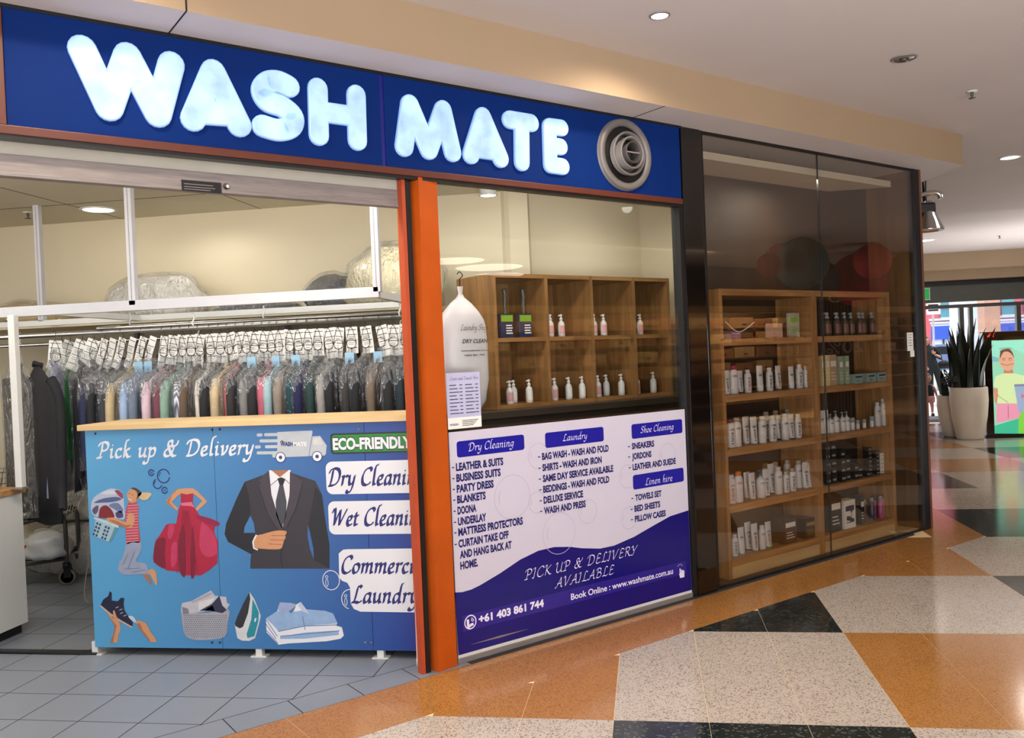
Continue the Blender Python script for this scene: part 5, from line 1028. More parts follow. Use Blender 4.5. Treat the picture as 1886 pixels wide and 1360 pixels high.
ROWS = {'second': (tops[1], 722, [('tube', 1339, .17, None), ('bottle', 1352, .20, PK, (150, 20, 70)), ('tube', 1364, .16, PP), ('bottle', 1378, .165, None, (150, 20, 70)), ('tube', 1400, .19, None), ('bottle', 1418, .17, None), ('tube', 1434, .18, None), ('tube', 1458, .17, None), ('bottle', 1473, .18, None), ('bottle', 1486, .165, None)]),
 'third': (tops[2], 822, [('bottle', 1347, .20, PP), ('bottle', 1358, .205, BE), ('tube', 1375, .20, None), ('tube', 1389, .20, None), ('bottle', 1405, .195, None), ('bottle', 1424, .19, None), ('tube', 1436, .18, PP), ('bottle', 1447, .195, None), ('tube', 1458, .185, PP), ('bottle', 1471, .18, None), ('bottle', 1486, .175, None)]),
 'fourth': (tops[3], 925, [('bottle', 1348, .2, None, (190, 90, 60)), ('bottle', 1361, .215, OR_, (206, 60, 40)), ('tube', 1377, .19, None, (190, 90, 60)), ('tube', 1386, .19, BE), ('pump', 1402, .20, TE, (20, 110, 160)), ('tube', 1412, .20, TE), ('tube', 1422, .22, TE), ('bottle', 1435, .20, None), ('bottle', 1449, .155, BE), ('bottle', 1461, .17, BE), ('bottle', 1473, .21, BE), ('tube', 1485, .2, None), ('tube', 1493, .19, None)]),
 'fifth': (tops[4], 1025, [('bottle', 1354, .15, None), ('tube', 1366, .19, None), ('tube', 1379, .20, PP), ('tube', 1391, .195, None), ('bottle', 1405, .17, None), ('tube', 1416, .185, GN)])}
for rn_, (z, py, items) in ROWS.items():
    for i, it in enumerate(items):
        product(it[0], it[1], py, z, it[2], 'left', rn_, i, it[3], ink=it[4] if len(it) > 4 else (44, 34, 66), d=.075+(.05 if i % 4 == 2 else 0), word='5 NO18')
    if rn_ in ('third', 'fourth'):
        for i, px in enumerate((1412, 1430, 1452, 1466)):
            product('bottle', px, py-8, z, .205, 'left', 'back of '+rn_, i, BE, body=m_prod, d=.24)
def carton(px, py, z, w, h, dp, mt, lb, name='carton', d=.06, cat='box', extra=None, grp=None):
    s_ = fac(px, py, DD+d)[0]; b = froot(name, s_, DD+d, z, label=lb, cat=cat, group=grp); mb = MB(); mb.box((-w/2, -dp/2, 0), (w/2, dp/2, h), mt, .002); mb.build('carton_body', b)
    mb = MB(); mm = extra or m_paper
    mb.box((-w*.38, -dp/2-.0008, h*.62), (w*.38, -dp/2, h*.8), mm)
    for k in range(3): mb.box((-w*.34, -dp/2-.0008, h*(.2+.1*k)), (w*(.3-.08*k), -dp/2, h*(.23+.1*k)), mm)
    mb.build('printed_label', b); return b
m_bkb = pm('box_black', (26, 24, 26), .3, var=.2, vs=30); m_gold = pm('gold_print', (150, 124, 60), .4); m_brx = pm('box_brown', (62, 44, 38), .35, var=.2)
carton(1445, 1010, tops[4], .15, .19, .12, m_brx, 'brown hair dryer carton on the bottom shelf of the left bay', grp=None, d=.10)
carton(1482, 1000, tops[4], .14, .15, .12, m_bkb, 'black and gold appliance carton at the right of the left bay bottom shelf', extra=m_gold, d=.10)
carton(1530, 955, tops[4], .15, .27, .10, m_bkb, 'tall black clipper carton on the bottom shelf of the right bay', d=.09)
c_ = carton(1558, 965, tops[4], .15, .22, .08, m_paper, 'white and navy hair clipper carton on the bottom shelf of the right bay', extra=m_navy, d=.07)
mb = MB(); fn = lambda u, v: (u, -.0415, v); disc(mb, (.02, .15), .02, .028, m_bkb, fn); stroke(mb, [(.02, .12), (.022, .10)], .008, m_bkb, fn); mb.flat([(-.05, .07), (-.045, .1), (.05, .07), (.052, .045), (.03, .045)], m_bkb, fn); mb.build('clipper_picture', c_)
carton(1580, 955, tops[4], .05, .23, .09, m_bkb, 'narrow black carton beside the white clipper carton', d=.08)
for i, (px, cl, nm_) in enumerate(((1592, (90, 60, 60), 'dull rose'), (1598, (140, 110, 110), 'patterned'), (1606, (70, 74, 90), 'slate'), (1615, (176, 70, 130), 'bright pink'), (1622, (190, 90, 150), 'light pink'), (1630, (170, 164, 160), 'pale grey'))):
    s_ = fac(px, 945, DD+.08)[0]; b = froot('hair_spray_can', s_, DD+.08+.03*(i % 2), tops[4], label='%s hair spray can on the bottom shelf of the right bay' % nm_, cat='can', group='spray cans on the right bay bottom shelf')
    MB().lathe([(.02, 0), (.022, .004), (.022, .145), (.014, .155)], pm('can_%d' % i, cl, .3, var=.35, vs=30), (0, 0, 0), 14).build('can_body', b); MB().lathe([(.016, .153), (.016, .18), (.012, .185)], m_bkb if i % 2 else m_prg, (0, 0, 0), 12).build('cap', b)
# right bay, upper rows
for i, px in enumerate((1523, 1531, 1541, 1549, 1556, 1574, 1583, 1596, 1606, 1613)):
    s_ = fac(px, 615, DD+.07)[0]; spray_bottle('pump_bottle', s_, DD+.07+.03*(i % 2), tops[0], .185, 'dark clear pump bottle, %s from the left on the top shelf of the right bay' % ORD[i], pm('label_smoke', (120, 84, 76), .5, var=.2), 'pump bottles on the top shelf', body=pm('bottle_smoke', (78, 66, 60), .15, var=.1), cap=m_prg)
for i, (px, w, h, cl, nm_) in enumerate(((1512, .045, .235, (200, 180, 130), 'gold'), (1520, .05, .24, (216, 196, 140), 'pale gold'), (1530, .09, .24, (176, 150, 120), 'bronze and cream'), (1545, .05, .225, (150, 166, 146), 'sage green'), (1556, .05, .225, (150, 168, 146), 'light sage green'))):
    carton(px, 690, tops[1], w, h, .05, pm('ctn_%d' % i, cl, .35, var=.1), 'tall %s carton on the second shelf of the right bay' % nm_, d=.07+.0*i, grp='tall cartons on the second shelf')
for i, px in enumerate((1573, 1597, 1617)): carton(px, 695, tops[1], .115, .075, .08, pm('ctn_mint', (142, 168, 160), .4), '%s low mint green carton on the second shelf of the right bay' % ('left', 'middle', 'right')[i], d=.07, extra=m_navy2, grp='mint cartons')
RB = [('tube', 1514, .185), ('tube', 1522, .185), ('pump', 1530, .15), ('pump', 1540, .17), ('pump', 1552, .155), ('pump', 1560, .155), ('jar', 1570, .10), ('jar', 1580, .075), ('jar', 1592, .075), ('jar', 1606, .09), ('bottle', 1617, .20), ('bottle', 1629, .225)]
for i, (k, px, h) in enumerate(RB): product(k, px, 790, tops[2], h, 'right', 'third', i, None, d=.075+.0*i, wf=.9, word='')
for i, (px, n_) in enumerate(((1520, 5), (1534, 5), (1548, 4), (1560, 3), (1572, 2), (1582, 2), (1594, 1), (1602, 7), (1613, 6), (1624, 5), (1636, 5))):
    s_ = fac(px, 880, DD+.08)[0]; wht = i == 9
    for k in range(n_ if i < 7 else min(n_, 7)):
        hh = .062 if i < 5 else (.045 if i < 7 else .032); hh_ = hh
        b = froot('boxed_tin', s_, DD+.08+.015*(i % 2), tops[3]+k*(hh+.0012), label='%s tin, %s up in %s stack, fourth shelf, right bay' % ('white' if wht else 'dark', ORD[k], ORD[i]), cat='box', group='stacked tins on the fourth shelf')
        mb = MB(); w_ = .032 if i < 7 else .025; mb.box((-w_, -w_, 0), (w_, w_, hh), m_paper if wht else m_bkb, .002); mb.box((-w_*.7, -w_-.0008, hh*.3), (w_*.6, -w_, hh*.55), m_prg); mb.build('carton_body', b)
# top shelf left bay: folded promotional card, lilac box, green pouch, white cable swag
carton(1425, 603, tops[0], .19, .105, .01, pm('promo_card', (186, 160, 150), .5, var=.2, vs=12), 'peach and grey promotional card on the top shelf of the left bay', name='promotional_card', cat='card', extra=pm('promo_peach', (206, 150, 116), .5), d=.05)
carton(1347, 622, tops[0], .11, .05, .08, pm('lilac_box', (120, 90, 130), .5), 'lilac box on the top shelf of the left bay', extra=pm('lilac_pale', (170, 150, 176), .5), d=.06)
gp = carton(1461, 610, tops[0], .13, .18, .02, pm('pouch_grey', (170, 176, 160), .4, var=.25, vs=25), 'clear pouch with a bright green header on the top shelf of the left bay', name='product_pouch', cat='pouch', extra=pm('pouch_lime', (110, 180, 40), .4), d=.07)
mb = MB(); p0 = fac(1330, 593, DD+.02); p1 = fac(1356, 612, DD+.02); p2 = fac(1384, 594, DD+.02); sw = spline([(p0[0], DD-.006, p0[1]), (p1[0], DD-.004, p1[1]), (p2[0], DD-.006, p2[1])], 8); mb.tube(sw, .0035, m_wht, 6); o = fobj(mb, 'white_cable', (p1[0], 0, p1[1])); tag(o, 'white cable looping across the top shelf of the left bay', 'cable')
nt_ = froot('paper_notice', fac(1672, 640, 0)[0], .0, fac(1672, 640, 0)[1]-.03, label='small white notice taped to the tinted glass near its right end', cat='notice'); mb = MB(); mb.box((0, 0.002, .0), (.09, .0045, .15), m_paper); mb.box((.04, .001, -.05), (.1, .0035, .0), m_paper)
for k in range(5): mb.box((.012, .001, .13-.022*k), (.075-.01*(k % 2), .002, .134-.022*k), m_ink)
mb.build('paper_sheet', nt_)
# ------------------------------------------------------------------ ceiling fixtures
def downlight(p, r, lit, lb, rim=m_wht, e=9, col=(255, 244, 226), z=None):
    o = root('ceiling_light', p, label=lb, cat='ceiling light'); mb = MB(); mb.lathe([(r, 0), (r*1.25, 0), (r*1.25, -.004), (r*1.05, -.008), (r, -.002)], rim, (0, 0, 0), 28); mb.build('rim', o)
    mb = MB(); mb.lathe([(r*1.02, -.003), (r*1.0, -.0045)], emis('lit_diffuser_%d' % e, col, e) if lit else pm('unlit_baffle', (120, 112, 104), .4), (0, 0, 0), 24); mb.build('diffuser', o)
    if not lit: mb = MB(); mb.lathe([(r*.45, -.004), (r*.35, -.02), (r*.1, -.022)], pm('lamp_dark', (60, 54, 50), .4), (0, 0, 0), 16); mb.build('lamp', o)
    return o
def sprinkler(p, lb):
    o = root('sprinkler', p, label=lb, cat='sprinkler'); mb = MB(); mb.lathe([(.035, 0), (.035, -.004), (.012, -.008)], m_wht, (0, 0, 0), 16); mb.build('escutcheon', o); mb = MB(); mb.lathe([(.01, -.006), (.01, -.03), (.006, -.032), (.006, -.045), (.022, -.046), (.022, -.05)], m_cart, (0, 0, 0), 12); mb.build('head', o)
g3 = gnd(1215, 28, ZC); downlight(g3, .042, True, 'small lit gimbal downlight nearest the bulkhead, top centre', m_alu)
g3 = gnd(1665, 107, ZC); downlight(g3, .06, False, 'round unlit downlight with ringed rim, upper right ceiling', m_alu)
g3 = gnd(1860, 290, ZC); downlight(g3, .075, True, 'lit downlight on the ceiling near the right edge')
ZC2 = ZC+.07
g3 = gnd(1850, 380, ZC2); downlight(g3, .22, True, 'largest lit round light on the far ceiling at the right edge', e=6)
g3 = gnd(1703, 443, ZC2); downlight(g3, .15, True, 'lit round light just right of the bronze display edge', e=6)
sprinkler(gnd(1790, 168, ZC), 'sprinkler head between the unlit downlight and the bulkhead corner'); sprinkler(gnd(1841, 434, ZC2), 'sprinkler head on the far ceiling at the right'); sprinkler(gnd(1725, 470, ZC2), 'sprinkler head at the back of the far ceiling')
o = root('smoke_detector', gnd(1757, 468, ZC2), label='small round smoke detector at the back of the far ceiling', cat='detector'); MB().lathe([(.07, 0), (.07, -.03), (.04, -.05)], m_cart, (0, 0, 0), 16).build('housing', o)
g3 = gnd(181, 386, 2.85); downlight(g3, .11, True, 'lit round light on the laundry ceiling at the left', e=8); sprinkler(gnd(51, 391, 2.85), 'sprinkler head on the laundry ceiling')
g3 = gnd(899, 359, 2.75); o = downlight(g3, .055, True, 'bright spotlight on the ceiling behind the shop window', e=14); MB().lathe([(.06, 0), (.06, .1)], m_wht, (0, 0, 0), 16).build('housing', o)
g3 = gnd(1093, 384, 2.85); downlight(g3, .075, True, 'oval-looking lit downlight on the ceiling behind the shop window, right of the bright spotlight', e=7)
# small camera-like speaker at the mall end
p = gnd(1866, 528, 2.8); o = root('security_camera', (p.x, 18.9, 2.82), label='small white security camera above the mall doors', cat='camera'); MB().lathe([(.09, 0), (.09, -.06), (.05, -.08)], m_wht, (0, 0, 0), 16).build('mount', o); MB().lathe([(.05, -.08), (.045, -.13), (.01, -.14)], m_blkm, (0, 0, 0), 14).build('lens_dome', o)
# stage-style spotlight cluster hanging beside the display end
p = ray(1704, 394); q = CP+p*(9.0/p.y); sp = root('ceiling_spotlight', (q.x, q.y, q.z), label='chrome and black double projector spotlight hanging beside the bronze display edge', cat='spotlight')
m_chr = pm('chrome_bright', (226, 228, 232), .08, metal=1, var=.0)
mb = MB(); mb.tube([(0, 0, .0), (0, 0, ZC2-q.z)], .02, m_blkm, 8); mb.build('stem', sp); mb = MB(); mb.tube(spline([(-.14, 0, .1), (-.08, 0, .17), (.05, 0, .2), (.13, 0, .19), (.15, 0, .14)], 4), .028, m_chr, 8); mb.build('arm', sp)
mb = MB(); mb.lathe([(.05, .12), (.07, .06), (.085, -.02), (.15, -.16), (.155, -.17), (.12, -.15)], m_chr, (.02, 0, 0), 22); mb.build('reflector', sp); mb = MB(); mb.box((-.12, -.08, .0), (.08, .08, .1), m_blkm, .02); mb.build('housing', sp); mb = MB(); mb.lathe([(.06, -.08), (.05, -.13)], m_blkm, (.02, 0, 0), 14); mb.build('lens', sp)
# ------------------------------------------------------------------ advertising screen
e0 = gnd(1816, 806); YA = e0.y; xa = yp(1813, 700, YA)[0]; zt_ = yp(1813, 612, YA)[1]; WA = 1.12
ad = root('advertising_screen', (xa+WA/2, YA, 0), label='tall black-framed digital screen showing a cartoon person in a pale green t-shirt', cat='screen')
mb = MB(); mb.box((-WA/2, 0, 0), (WA/2, .16, zt_), m_blk, .01); mb.build('housing', ad); mb = MB(); mb.box((-WA/2-.02, -.04, 0), (WA/2+.02, .2, .03), m_blkm); mb.build('base', ad)
sx0, sz1 = yp(1826, 628, YA); sz0 = yp(1826, 799, YA)[1]; W2 = WA-.12; off = xa+WA/2
def afn(k): return lambda u, v: (u-off, -.002-.0006*k, v)
def AE(r, g, b, e=1.0): return emis('screen_%d_%d_%d' % (r, g, b), (r, g, b), e*.85)
S = lambda *pts: [yp(1680+x*.17652, 620+y*.17652, YA) for x, y in pts]
mb = MB()
def sar(pts, m_, k, smooth=False):
    P = S(*pts); P = [(v.x, v.y) for v in spline(P, 3, True)] if smooth else P
    P = [(min(max(a, sx0), sx0+W2), b) for a, b in P]
    if area(P) < 0: P = P[::-1]
    mb.flat(P, m_, afn(k))
mb.flat([(sx0, sz0), (sx0+W2, sz0), (sx0+W2, sz1), (sx0, sz1)], AE(146, 214, 182), afn(0))
sar(((765, 45), (765, 200), (900, 260), (1000, 100), (1160, 180), (1420, 60), (1420, 45)), AE(150, 226, 200), 1); sar(((775, 205), (905, 225), (905, 262), (775, 268)), AE(120, 180, 190), 2)
sar(((800, 935), (1110, 855), (1500, 800), (1900, 780), (1900, 1010), (800, 1015)), AE(60, 186, 146), 3)
sar(((880, 700), (1100, 695), (1240, 700), (1250, 870), (1110, 855), (875, 905)), AE(226, 150, 176), 4)
sar(((815, 520), (870, 420), (950, 385), (1060, 385), (1160, 410), (1260, 470), (1290, 540), (1220, 560), (1230, 700), (1100, 700), (890, 695), (895, 540)), AE(206, 230, 170), 5)
sar(((835, 540), (892, 545), (895, 620), (880, 710), (860, 680)), AE(204, 140, 110), 5); sar(((950, 385), (1060, 385), (1040, 330), (960, 330)), AE(190, 130, 104), 6)
sar(((905, 270), (910, 210), (950, 160), (1010, 155), (1055, 200), (1065, 280), (1050, 330), (1000, 360), (940, 330)), AE(220, 166, 136), 7, True); sar(((915, 180), (920, 150), (950, 135), (1010, 130), (1045, 170), (1065, 230), (1040, 190), (1000, 160), (950, 165), (915, 230)), AE(110, 70, 56), 8, True)
dkk = AE(60, 44, 50)
for q in (((925, 285), (985, 300), (1055, 285)), ((905, 130), (960, 120), (1035, 125)), ((885, 610), (1000, 690)), ((1000, 720), (1002, 850)), ((940, 235), (965, 228)), ((1005, 230), (1035, 225))): stroke(mb, S(*q), .006, dkk, afn(9))
for c in S((955, 240), (1022, 240)): ring(mb, c, .022, .018, .004, dkk, afn(9), n=12)
sar(((1060, 500), (1300, 490), (1290, 790), (1110, 800)), AE(150, 170, 200), 9); sar(((1060, 500), (1300, 490), (1300, 515), (1065, 522)), AE(120, 130, 160), 10); sar(((1110, 850), (1150, 770), (1200, 800), (1300, 760), (1400, 850), (1400, 1012), (1105, 1012)), AE(120, 206, 70), 11)
a, b = S((1140, 645), (1400, 645)); text(mb, 'Hi', a, (a[0]+.06, a[1]), .07, AE(220, 60, 90), afn(12), bold=.03); mb.build('display_panel', ad)
mb = MB(); a = yp(1818, 621, YA); fn = lambda u, v: (u-off, -.002, v); callig(mb, 'dill', (a[0], a[1]), (a[0]+.1, a[1]), .05, emis('red_logo', (255, 60, 20), 2), fn, w=.2); mb.build('red_logo', ad)
# ------------------------------------------------------------------ planters
m_pot = pm('planter_cream', (206, 194, 176), .6, var=.03, vs=5); m_leaf = pm('dark_leaf', (16, 26, 16), .45, var=.4, vs=20); m_soil = pm('soil', (28, 22, 18), .95)
def planter(px, py, hpx, lb, leaves):
    g = gnd(px, py); k = (g-CP).dot(CF)/FOC; H_ = (py-714)*k if hpx is None else hpx*k; R_ = 32*k
    g = g+(g-CP).normalized()*R_*.72; g.y -= R_*.7
    o = root('planter_pot', (g.x, g.y+R_*.7, 0), label=lb, cat='planter'); MB().lathe([(R_*.68, 0), (R_*.74, .02), (R_*.95, H_*.45), (R_*1.02, H_*.75), (R_*1.0, H_*.985), (R_*.96, H_), (R_*.9, H_*.985), (R_*.9, H_*.93)], m_pot, (0, 0, 0), 40).build('pot', o)
    MB().lathe([(R_*.9, H_*.92), (R_*.89, H_*.93)], m_soil, (0, 0, 0), 24).build('soil', o)
    pl = root('snake_plant', (g.x, g.y+R_*.7, H_*.93), label='dark snake plant with tall upright blades in the front cream planter' if leaves > 30 else 'low dark plant in the rear planter', cat='plant'); rn = random.Random(3)
    for i in range(leaves):
        a = rn.random()*2*PI; r0 = R_*.78*math.sqrt(rn.random()); L = (.62+.6*rn.random())*(1 if leaves > 30 else .55)*(1-.25*r0/R_); lean = .22*rn.random()+.05; w_ = .035+.02*rn.random(); x0, y0 = r0*math.cos(a), r0*math.sin(a); tw_ = rn.random()*PI
        vs = []; n = 6
        for j in range(n+1):
            t = j/n; z = L*t; cx = x0+math.cos(a)*lean*L*t*t*1.0; cy = y0+math.sin(a)*lean*L*t*t; w = w_*(1-.15*t) if t < .6 else w_*(.9)*(1-(t-.6)/.4)**.7+.001; an = tw_+t*.6
            for sgn in (-1, 0, 1): vs.append((cx+sgn*w*math.cos(an)-abs(sgn)*.006*math.sin(an), cy+sgn*w*math.sin(an)+abs(sgn)*.006*math.cos(an), z))
        fs = [(3*j+c, 3*j+c+1, 3*j+c+4, 3*j+c+3) for j in range(n) for c in (0, 1)]; MB().add(vs, fs, m_leaf, True).build('leaf', pl)
    if leaves > 30:
        for s_ in range(7):                                     # feathery fronds on the left
            a = PI*(.75+.5*rn.random()); mb = MB(); st = spline([(R_*.5*math.cos(a), R_*.5*math.sin(a), 0), (R_*1.0*math.cos(a), R_*.9*math.sin(a), .1+.12*rn.random()), (R_*(1.15+.35*rn.random())*math.cos(a), R_*math.sin(a), .06+.28*rn.random())], 6); mb.tube(st, .004, m_leaf, 4)
            for j, q in enumerate(st[3:]):
                for sg in (-1, 1): d = Vector((0.02, 0, .045*sg)); mb.add([q, q+d*.5+Vector((-.012, 0, 0)), q+d+Vector((-.004, 0, 0)), q+d*.5+Vector((.018, 0, 0))], [(0, 1, 2, 3)], m_leaf)
            mb.build('frond', pl)
planter(1787, 811, None, 'large cream tapered planter beside the advertising screen', 46)
planter(1763, 806, 77, 'second cream planter partly hidden behind the large one', 10)
# exit sign at the far end
x_, z_ = yp(1702, 542, 18.6); ex = root('exit_sign', (x_, 18.6, z_-.11), label='green exit sign hanging at the far end beside the doors', cat='sign'); mb = MB(); mb.box((-.25, 0, 0), (.1, .04, .22), emis('exit_green', (10, 130, 60), 1.0)); mb.build('sign_panel', ex)
mb = MB(); mb.box((-.27, -.004, -.012), (.12, .044, .0), m_wht); mb.box((-.27, -.004, .22), (.12, .044, .232), m_wht); mb.box((.1, -.004, -.012), (.112, .044, .232), m_wht); mb.build('frame', ex); mb = MB(); mb.tube([(-.1, .02, .23), (-.1, .02, 2.98-z_+.11)], .01, m_wht, 6); mb.build('hanger_rod', ex)
# ------------------------------------------------------------------ mall doors
YD = 18.95; zd = yp(1790, 566, YD)[1]
m_frd = pm('door_frame_dark', (70, 70, 66), .4, metal=.3)
def dx(px): return yp(px, 650, YD)[0]
mb = MB(); mb.box((2.2, YD, zd-.0), (26, YD+.1, zd+.07), m_frd)
for a, b in ((1770, 1776), (1788, 1793), (1875, 1881)): mb.box((dx(a), YD, 0), (dx(b)+.02, YD+.1, zd), m_frd)
for k in range(4): x = dx(1960)+k*2.4; mb.box((x, YD, 0), (x+.1, YD+.1, zd), m_frd)
mb.box((dx(1790), YD+.0, 0), (26, YD+.08, .1), m_frd); wobj(mb, 'door_1', **ST)
mb = MB(); mb.box((dx(1792), YD+.04, .1), (26, YD+.05, zd), glass('door_glass', (.94, .97, .97), .03)); wobj(mb, 'door_glass_1', **ST)
mb = MB(); mb.box((4.4, 17.75, 0), (7.6, 18.9, .008), pm('entrance_mat', (74, 74, 78), .95, bump=.5, bs=300)); o = wobj(mb, 'entrance_mat', (6, 18.3, 0)); tag(o, 'grey entrance mat on the floor before the open doors', 'mat')
# ------------------------------------------------------------------ street beyond
mb = MB(); mb.box((-30, 17.6, -.1), (60, 31, -.004), pm('pavement', (168, 160, 156), .8, var=.06)); wobj(mb, 'ground', **ST)
mb = MB(); mb.box((-30, 31, -.12), (60, 44, -.02), pm('asphalt', (92, 92, 96), .8, var=.1)); wobj(mb, 'ground', **ST)
mb = MB(); mb.box((-30, 30.7, -.02), (60, 31, .1), pm('kerb', (180, 176, 170), .8)); wobj(mb, 'kerb', **ST)
YS_ = 46
def bx(px): return yp(px, 600, YS_)[0]
def bz(py): return yp(1760, py, YS_)[1]
bl = root('street_building', ((bx(1750)), YS_, 0), label='red and glass building with a blue shop band across the street', cat='building'); bo = (bx(1750), YS_, 0)
m_red = pm('facade_red', (214, 104, 112), .6, var=.08, vs=.6); m_gls = pm('facade_glass', (96, 150, 160), .15, var=.2, vs=.8); m_bb = pm('facade_blue', (56, 92, 196), .5, var=.05); m_wb = pm('facade_white', (226, 228, 232), .6)
mb = MB(); mb.box((bx(1690), YS_, 0), (bx(1990), YS_+4, 16), m_red); sh(mb, bo).build('wall', bl)
for i, (pa, pb) in enumerate(((1732, 1750), (1753, 1776), (1779, 1789), (1845, 1868), (1886, 1900))):
    for z0_, z1_ in ((bz(584), bz(566)), (bz(562), bz(540)), (bz(536), bz(515))):
        mb = MB(); mb.box((bx(pa), YS_-.08, z0_), (bx(pb), YS_, z1_), m_gls); mb.box((bx(pa), YS_-.14, z0_-.15), (bx(pb), YS_, z0_), m_wb); sh(mb, bo).build('window', bl)
for py in (588, 594, 599): mb = MB(); mb.box((bx(1700), YS_-.1, bz(py)-.05), (bx(1990), YS_, bz(py)+.06), m_wb); sh(mb, bo).build('white_stripe', bl)
mb = MB(); mb.box((bx(1700), YS_-.6, bz(624)), (bx(1990), YS_, bz(600)), m_bb); sh(mb, bo).build('blue_band', bl)
mb = MB(); fn = lambda u, v: (u, YS_-.66, v); a = (bx(1743), bz(617)); mb.box((bx(1740), YS_-.65, bz(623)), (bx(1768), YS_-.6, bz(603)), m_wb); mb.box((bx(1741), YS_-.655, bz(622)), (bx(1767), YS_-.65, bz(604)), m_bb); text(mb, 'CHE', a, (bx(1766), a[1]), .32, m_wb, fn, bold=.05); sh(mb, bo).build('shop_lettering', bl)
mb = MB(); mb.box((bx(1715), YS_-.4, 0), (bx(1990), YS_, bz(624)), m_wb); 
for px in range(1730, 1900, 13): mb.box((bx(px), YS_-.45, 0), (bx(px)+.08, YS_-.4, bz(624)), m_frd)
sh(mb, bo).build('shopfront', bl)
mb = MB()
for px, w in ((1800, 1), (1834, 1)): pass
b2 = root('white_building', (bx(1800), YS_-6, 0), label='pale blue-white building seen between the door frames', cat='building'); mb = MB(); x0, x1 = yp(1794, 600, YS_-6)[0], yp(1813, 600, YS_-6)[0]; mb.box((x0-bx(1800), 0, 0), (x1-bx(1800), 3, 12), m_wb); mb.build('wall', b2)
for k in range(5): mb = MB(); mb.box((x0+.4-bx(1800), -.05, 3+1.3*k), (x0+.9-bx(1800), 0, 3.6+1.3*k), m_gls); mb.build('window', b2)
b3 = root('street_column', (yp(1828, 600, 30)[0], 30, 0), label='broad salmon-beige column outside the mall doors', cat='column'); x0, x1 = yp(1814, 600, 30)[0]-b3.location.x, yp(1843, 600, 30)[0]-b3.location.x; mb = MB(); mb.box((x0, 0, 0), (x1, .6, 8), pm('salmon_render', (196, 150, 130), .8)); mb.build('shaft', b3); mb = MB(); mb.box((x0-.05, -.05, 0), (x1+.05, .65, .3), m_wb); mb.build('base', b3)
px0 = yp(1704, 600, 26)[0]; rs = root('red_banner', (px0, 26, 0), label='tall red and white pole banner just outside the doors', cat='banner'); mb = MB(); mb.flat([(-.35, 1.2), (.12, 1.2), (.16, 2.0), (.0, 2.5), (.12, 3.0), (.2, 3.8), (-.35, 3.8)], m_red, lambda u, v: (u, 0, v)); mb.flat([(-.35, 1.2), (.12, 1.2), (.16, 2.0), (.0, 2.5), (.12, 3.0), (.2, 3.8), (-.35, 3.8)][::-1], m_red, lambda u, v: (u, .02, v)); mb.build('banner_cloth', rs); mb = MB(); mb.tube([(-.36, .01, 0), (-.36, .01, 3.9)], .03, m_wht, 8); mb.build('pole', rs)
sn = root('street_sign', (yp(1716, 600, 27)[0], 27, 0), label='white street sign with dark lettering bars on a post outside', cat='sign'); mb = MB(); mb.box((-.12, 0, 2.35), (.26, .03, 2.9), m_paper)
for k in range(3): mb.box((-.08, -.004, 2.45+.15*k), (.2, 0, 2.5+.15*k), m_ink)
mb.build('panel', sn); mb = MB(); mb.tube([(0.05, .02, 0), (.05, .02, 2.35)], .03, m_wht, 8); mb.build('post', sn)
for i, (px, cl, lb_) in enumerate(((1742, (120, 140, 180), 'blue-grey car parked across the street'),)):
    x = yp(px, 690, 38)[0]; c = root('parked_car', (x, 38, 0), label=lb_, cat='car'); mb = MB(); v, f = lump(1, i+40, .9, .8, .5, .02, 1); P = [(-2.1, .3), (-2.1, .8), (-1.4, .95), (-.9, 1.4), (.6, 1.42), (1.2, .98), (2.1, .85), (2.15, .35)]
    m_ = pm('car_%d' % i, cl, .25, coat=.5); n = len(P); vs = [(a*.9, y, b) for y in (0, 1.7) for a, b in P]; mb.add(vs, [tuple(range(n))[::-1], tuple(range(n, 2*n))]+[(k, k+n, (k+1) % n+n, (k+1) % n) for k in range(n)][::1], m_); mb.build('body', c)
    mb = MB(); mb.box((-.75, -.01, 1.0), (.9, 0, 1.32), m_blkm); mb.build('side_glass', c)
    for w in (-1.2, 1.2): mb = MB(); mb.lathe([(.33, -.03), (.33, .2)], m_blkm, (w, 0, .33), 18, 'y'); mb.build('wheel', c)
hd = MB(); m_hedge = pm('hedge_leaf', (120, 150, 60), .8, var=.4, vs=20); rn = random.Random(9)
for k in range(900):
    p_ = Vector((yp(1730, 690, 29.5)[0]+rn.uniform(-.9, 1.6), 29.5+rn.uniform(-.2, .3), 0.02+rn.random()*.85)); a = rn.random()*PI; d = Vector((math.cos(a), math.sin(a), rn.uniform(-.5, .5)))*.05; e = d.cross(Vector((0, 0, 1))).normalized()*.03; hd.add([p_-d, p_+e, p_+d, p_-e], [(0, 1, 2, 3)], m_hedge)
o = hd.build('hedge'); tag(o, 'low yellow-green hedge in front of the street', 'hedge', kind='stuff')
mb = MB(); mb.box((yp(1718, 690, 29)[0]-1, 28.9, 0), (yp(1790, 690, 29)[0], 29.2, .45), pm('planter_wall', (176, 172, 168), .8)); wobj(mb, 'wall_front', **ST)
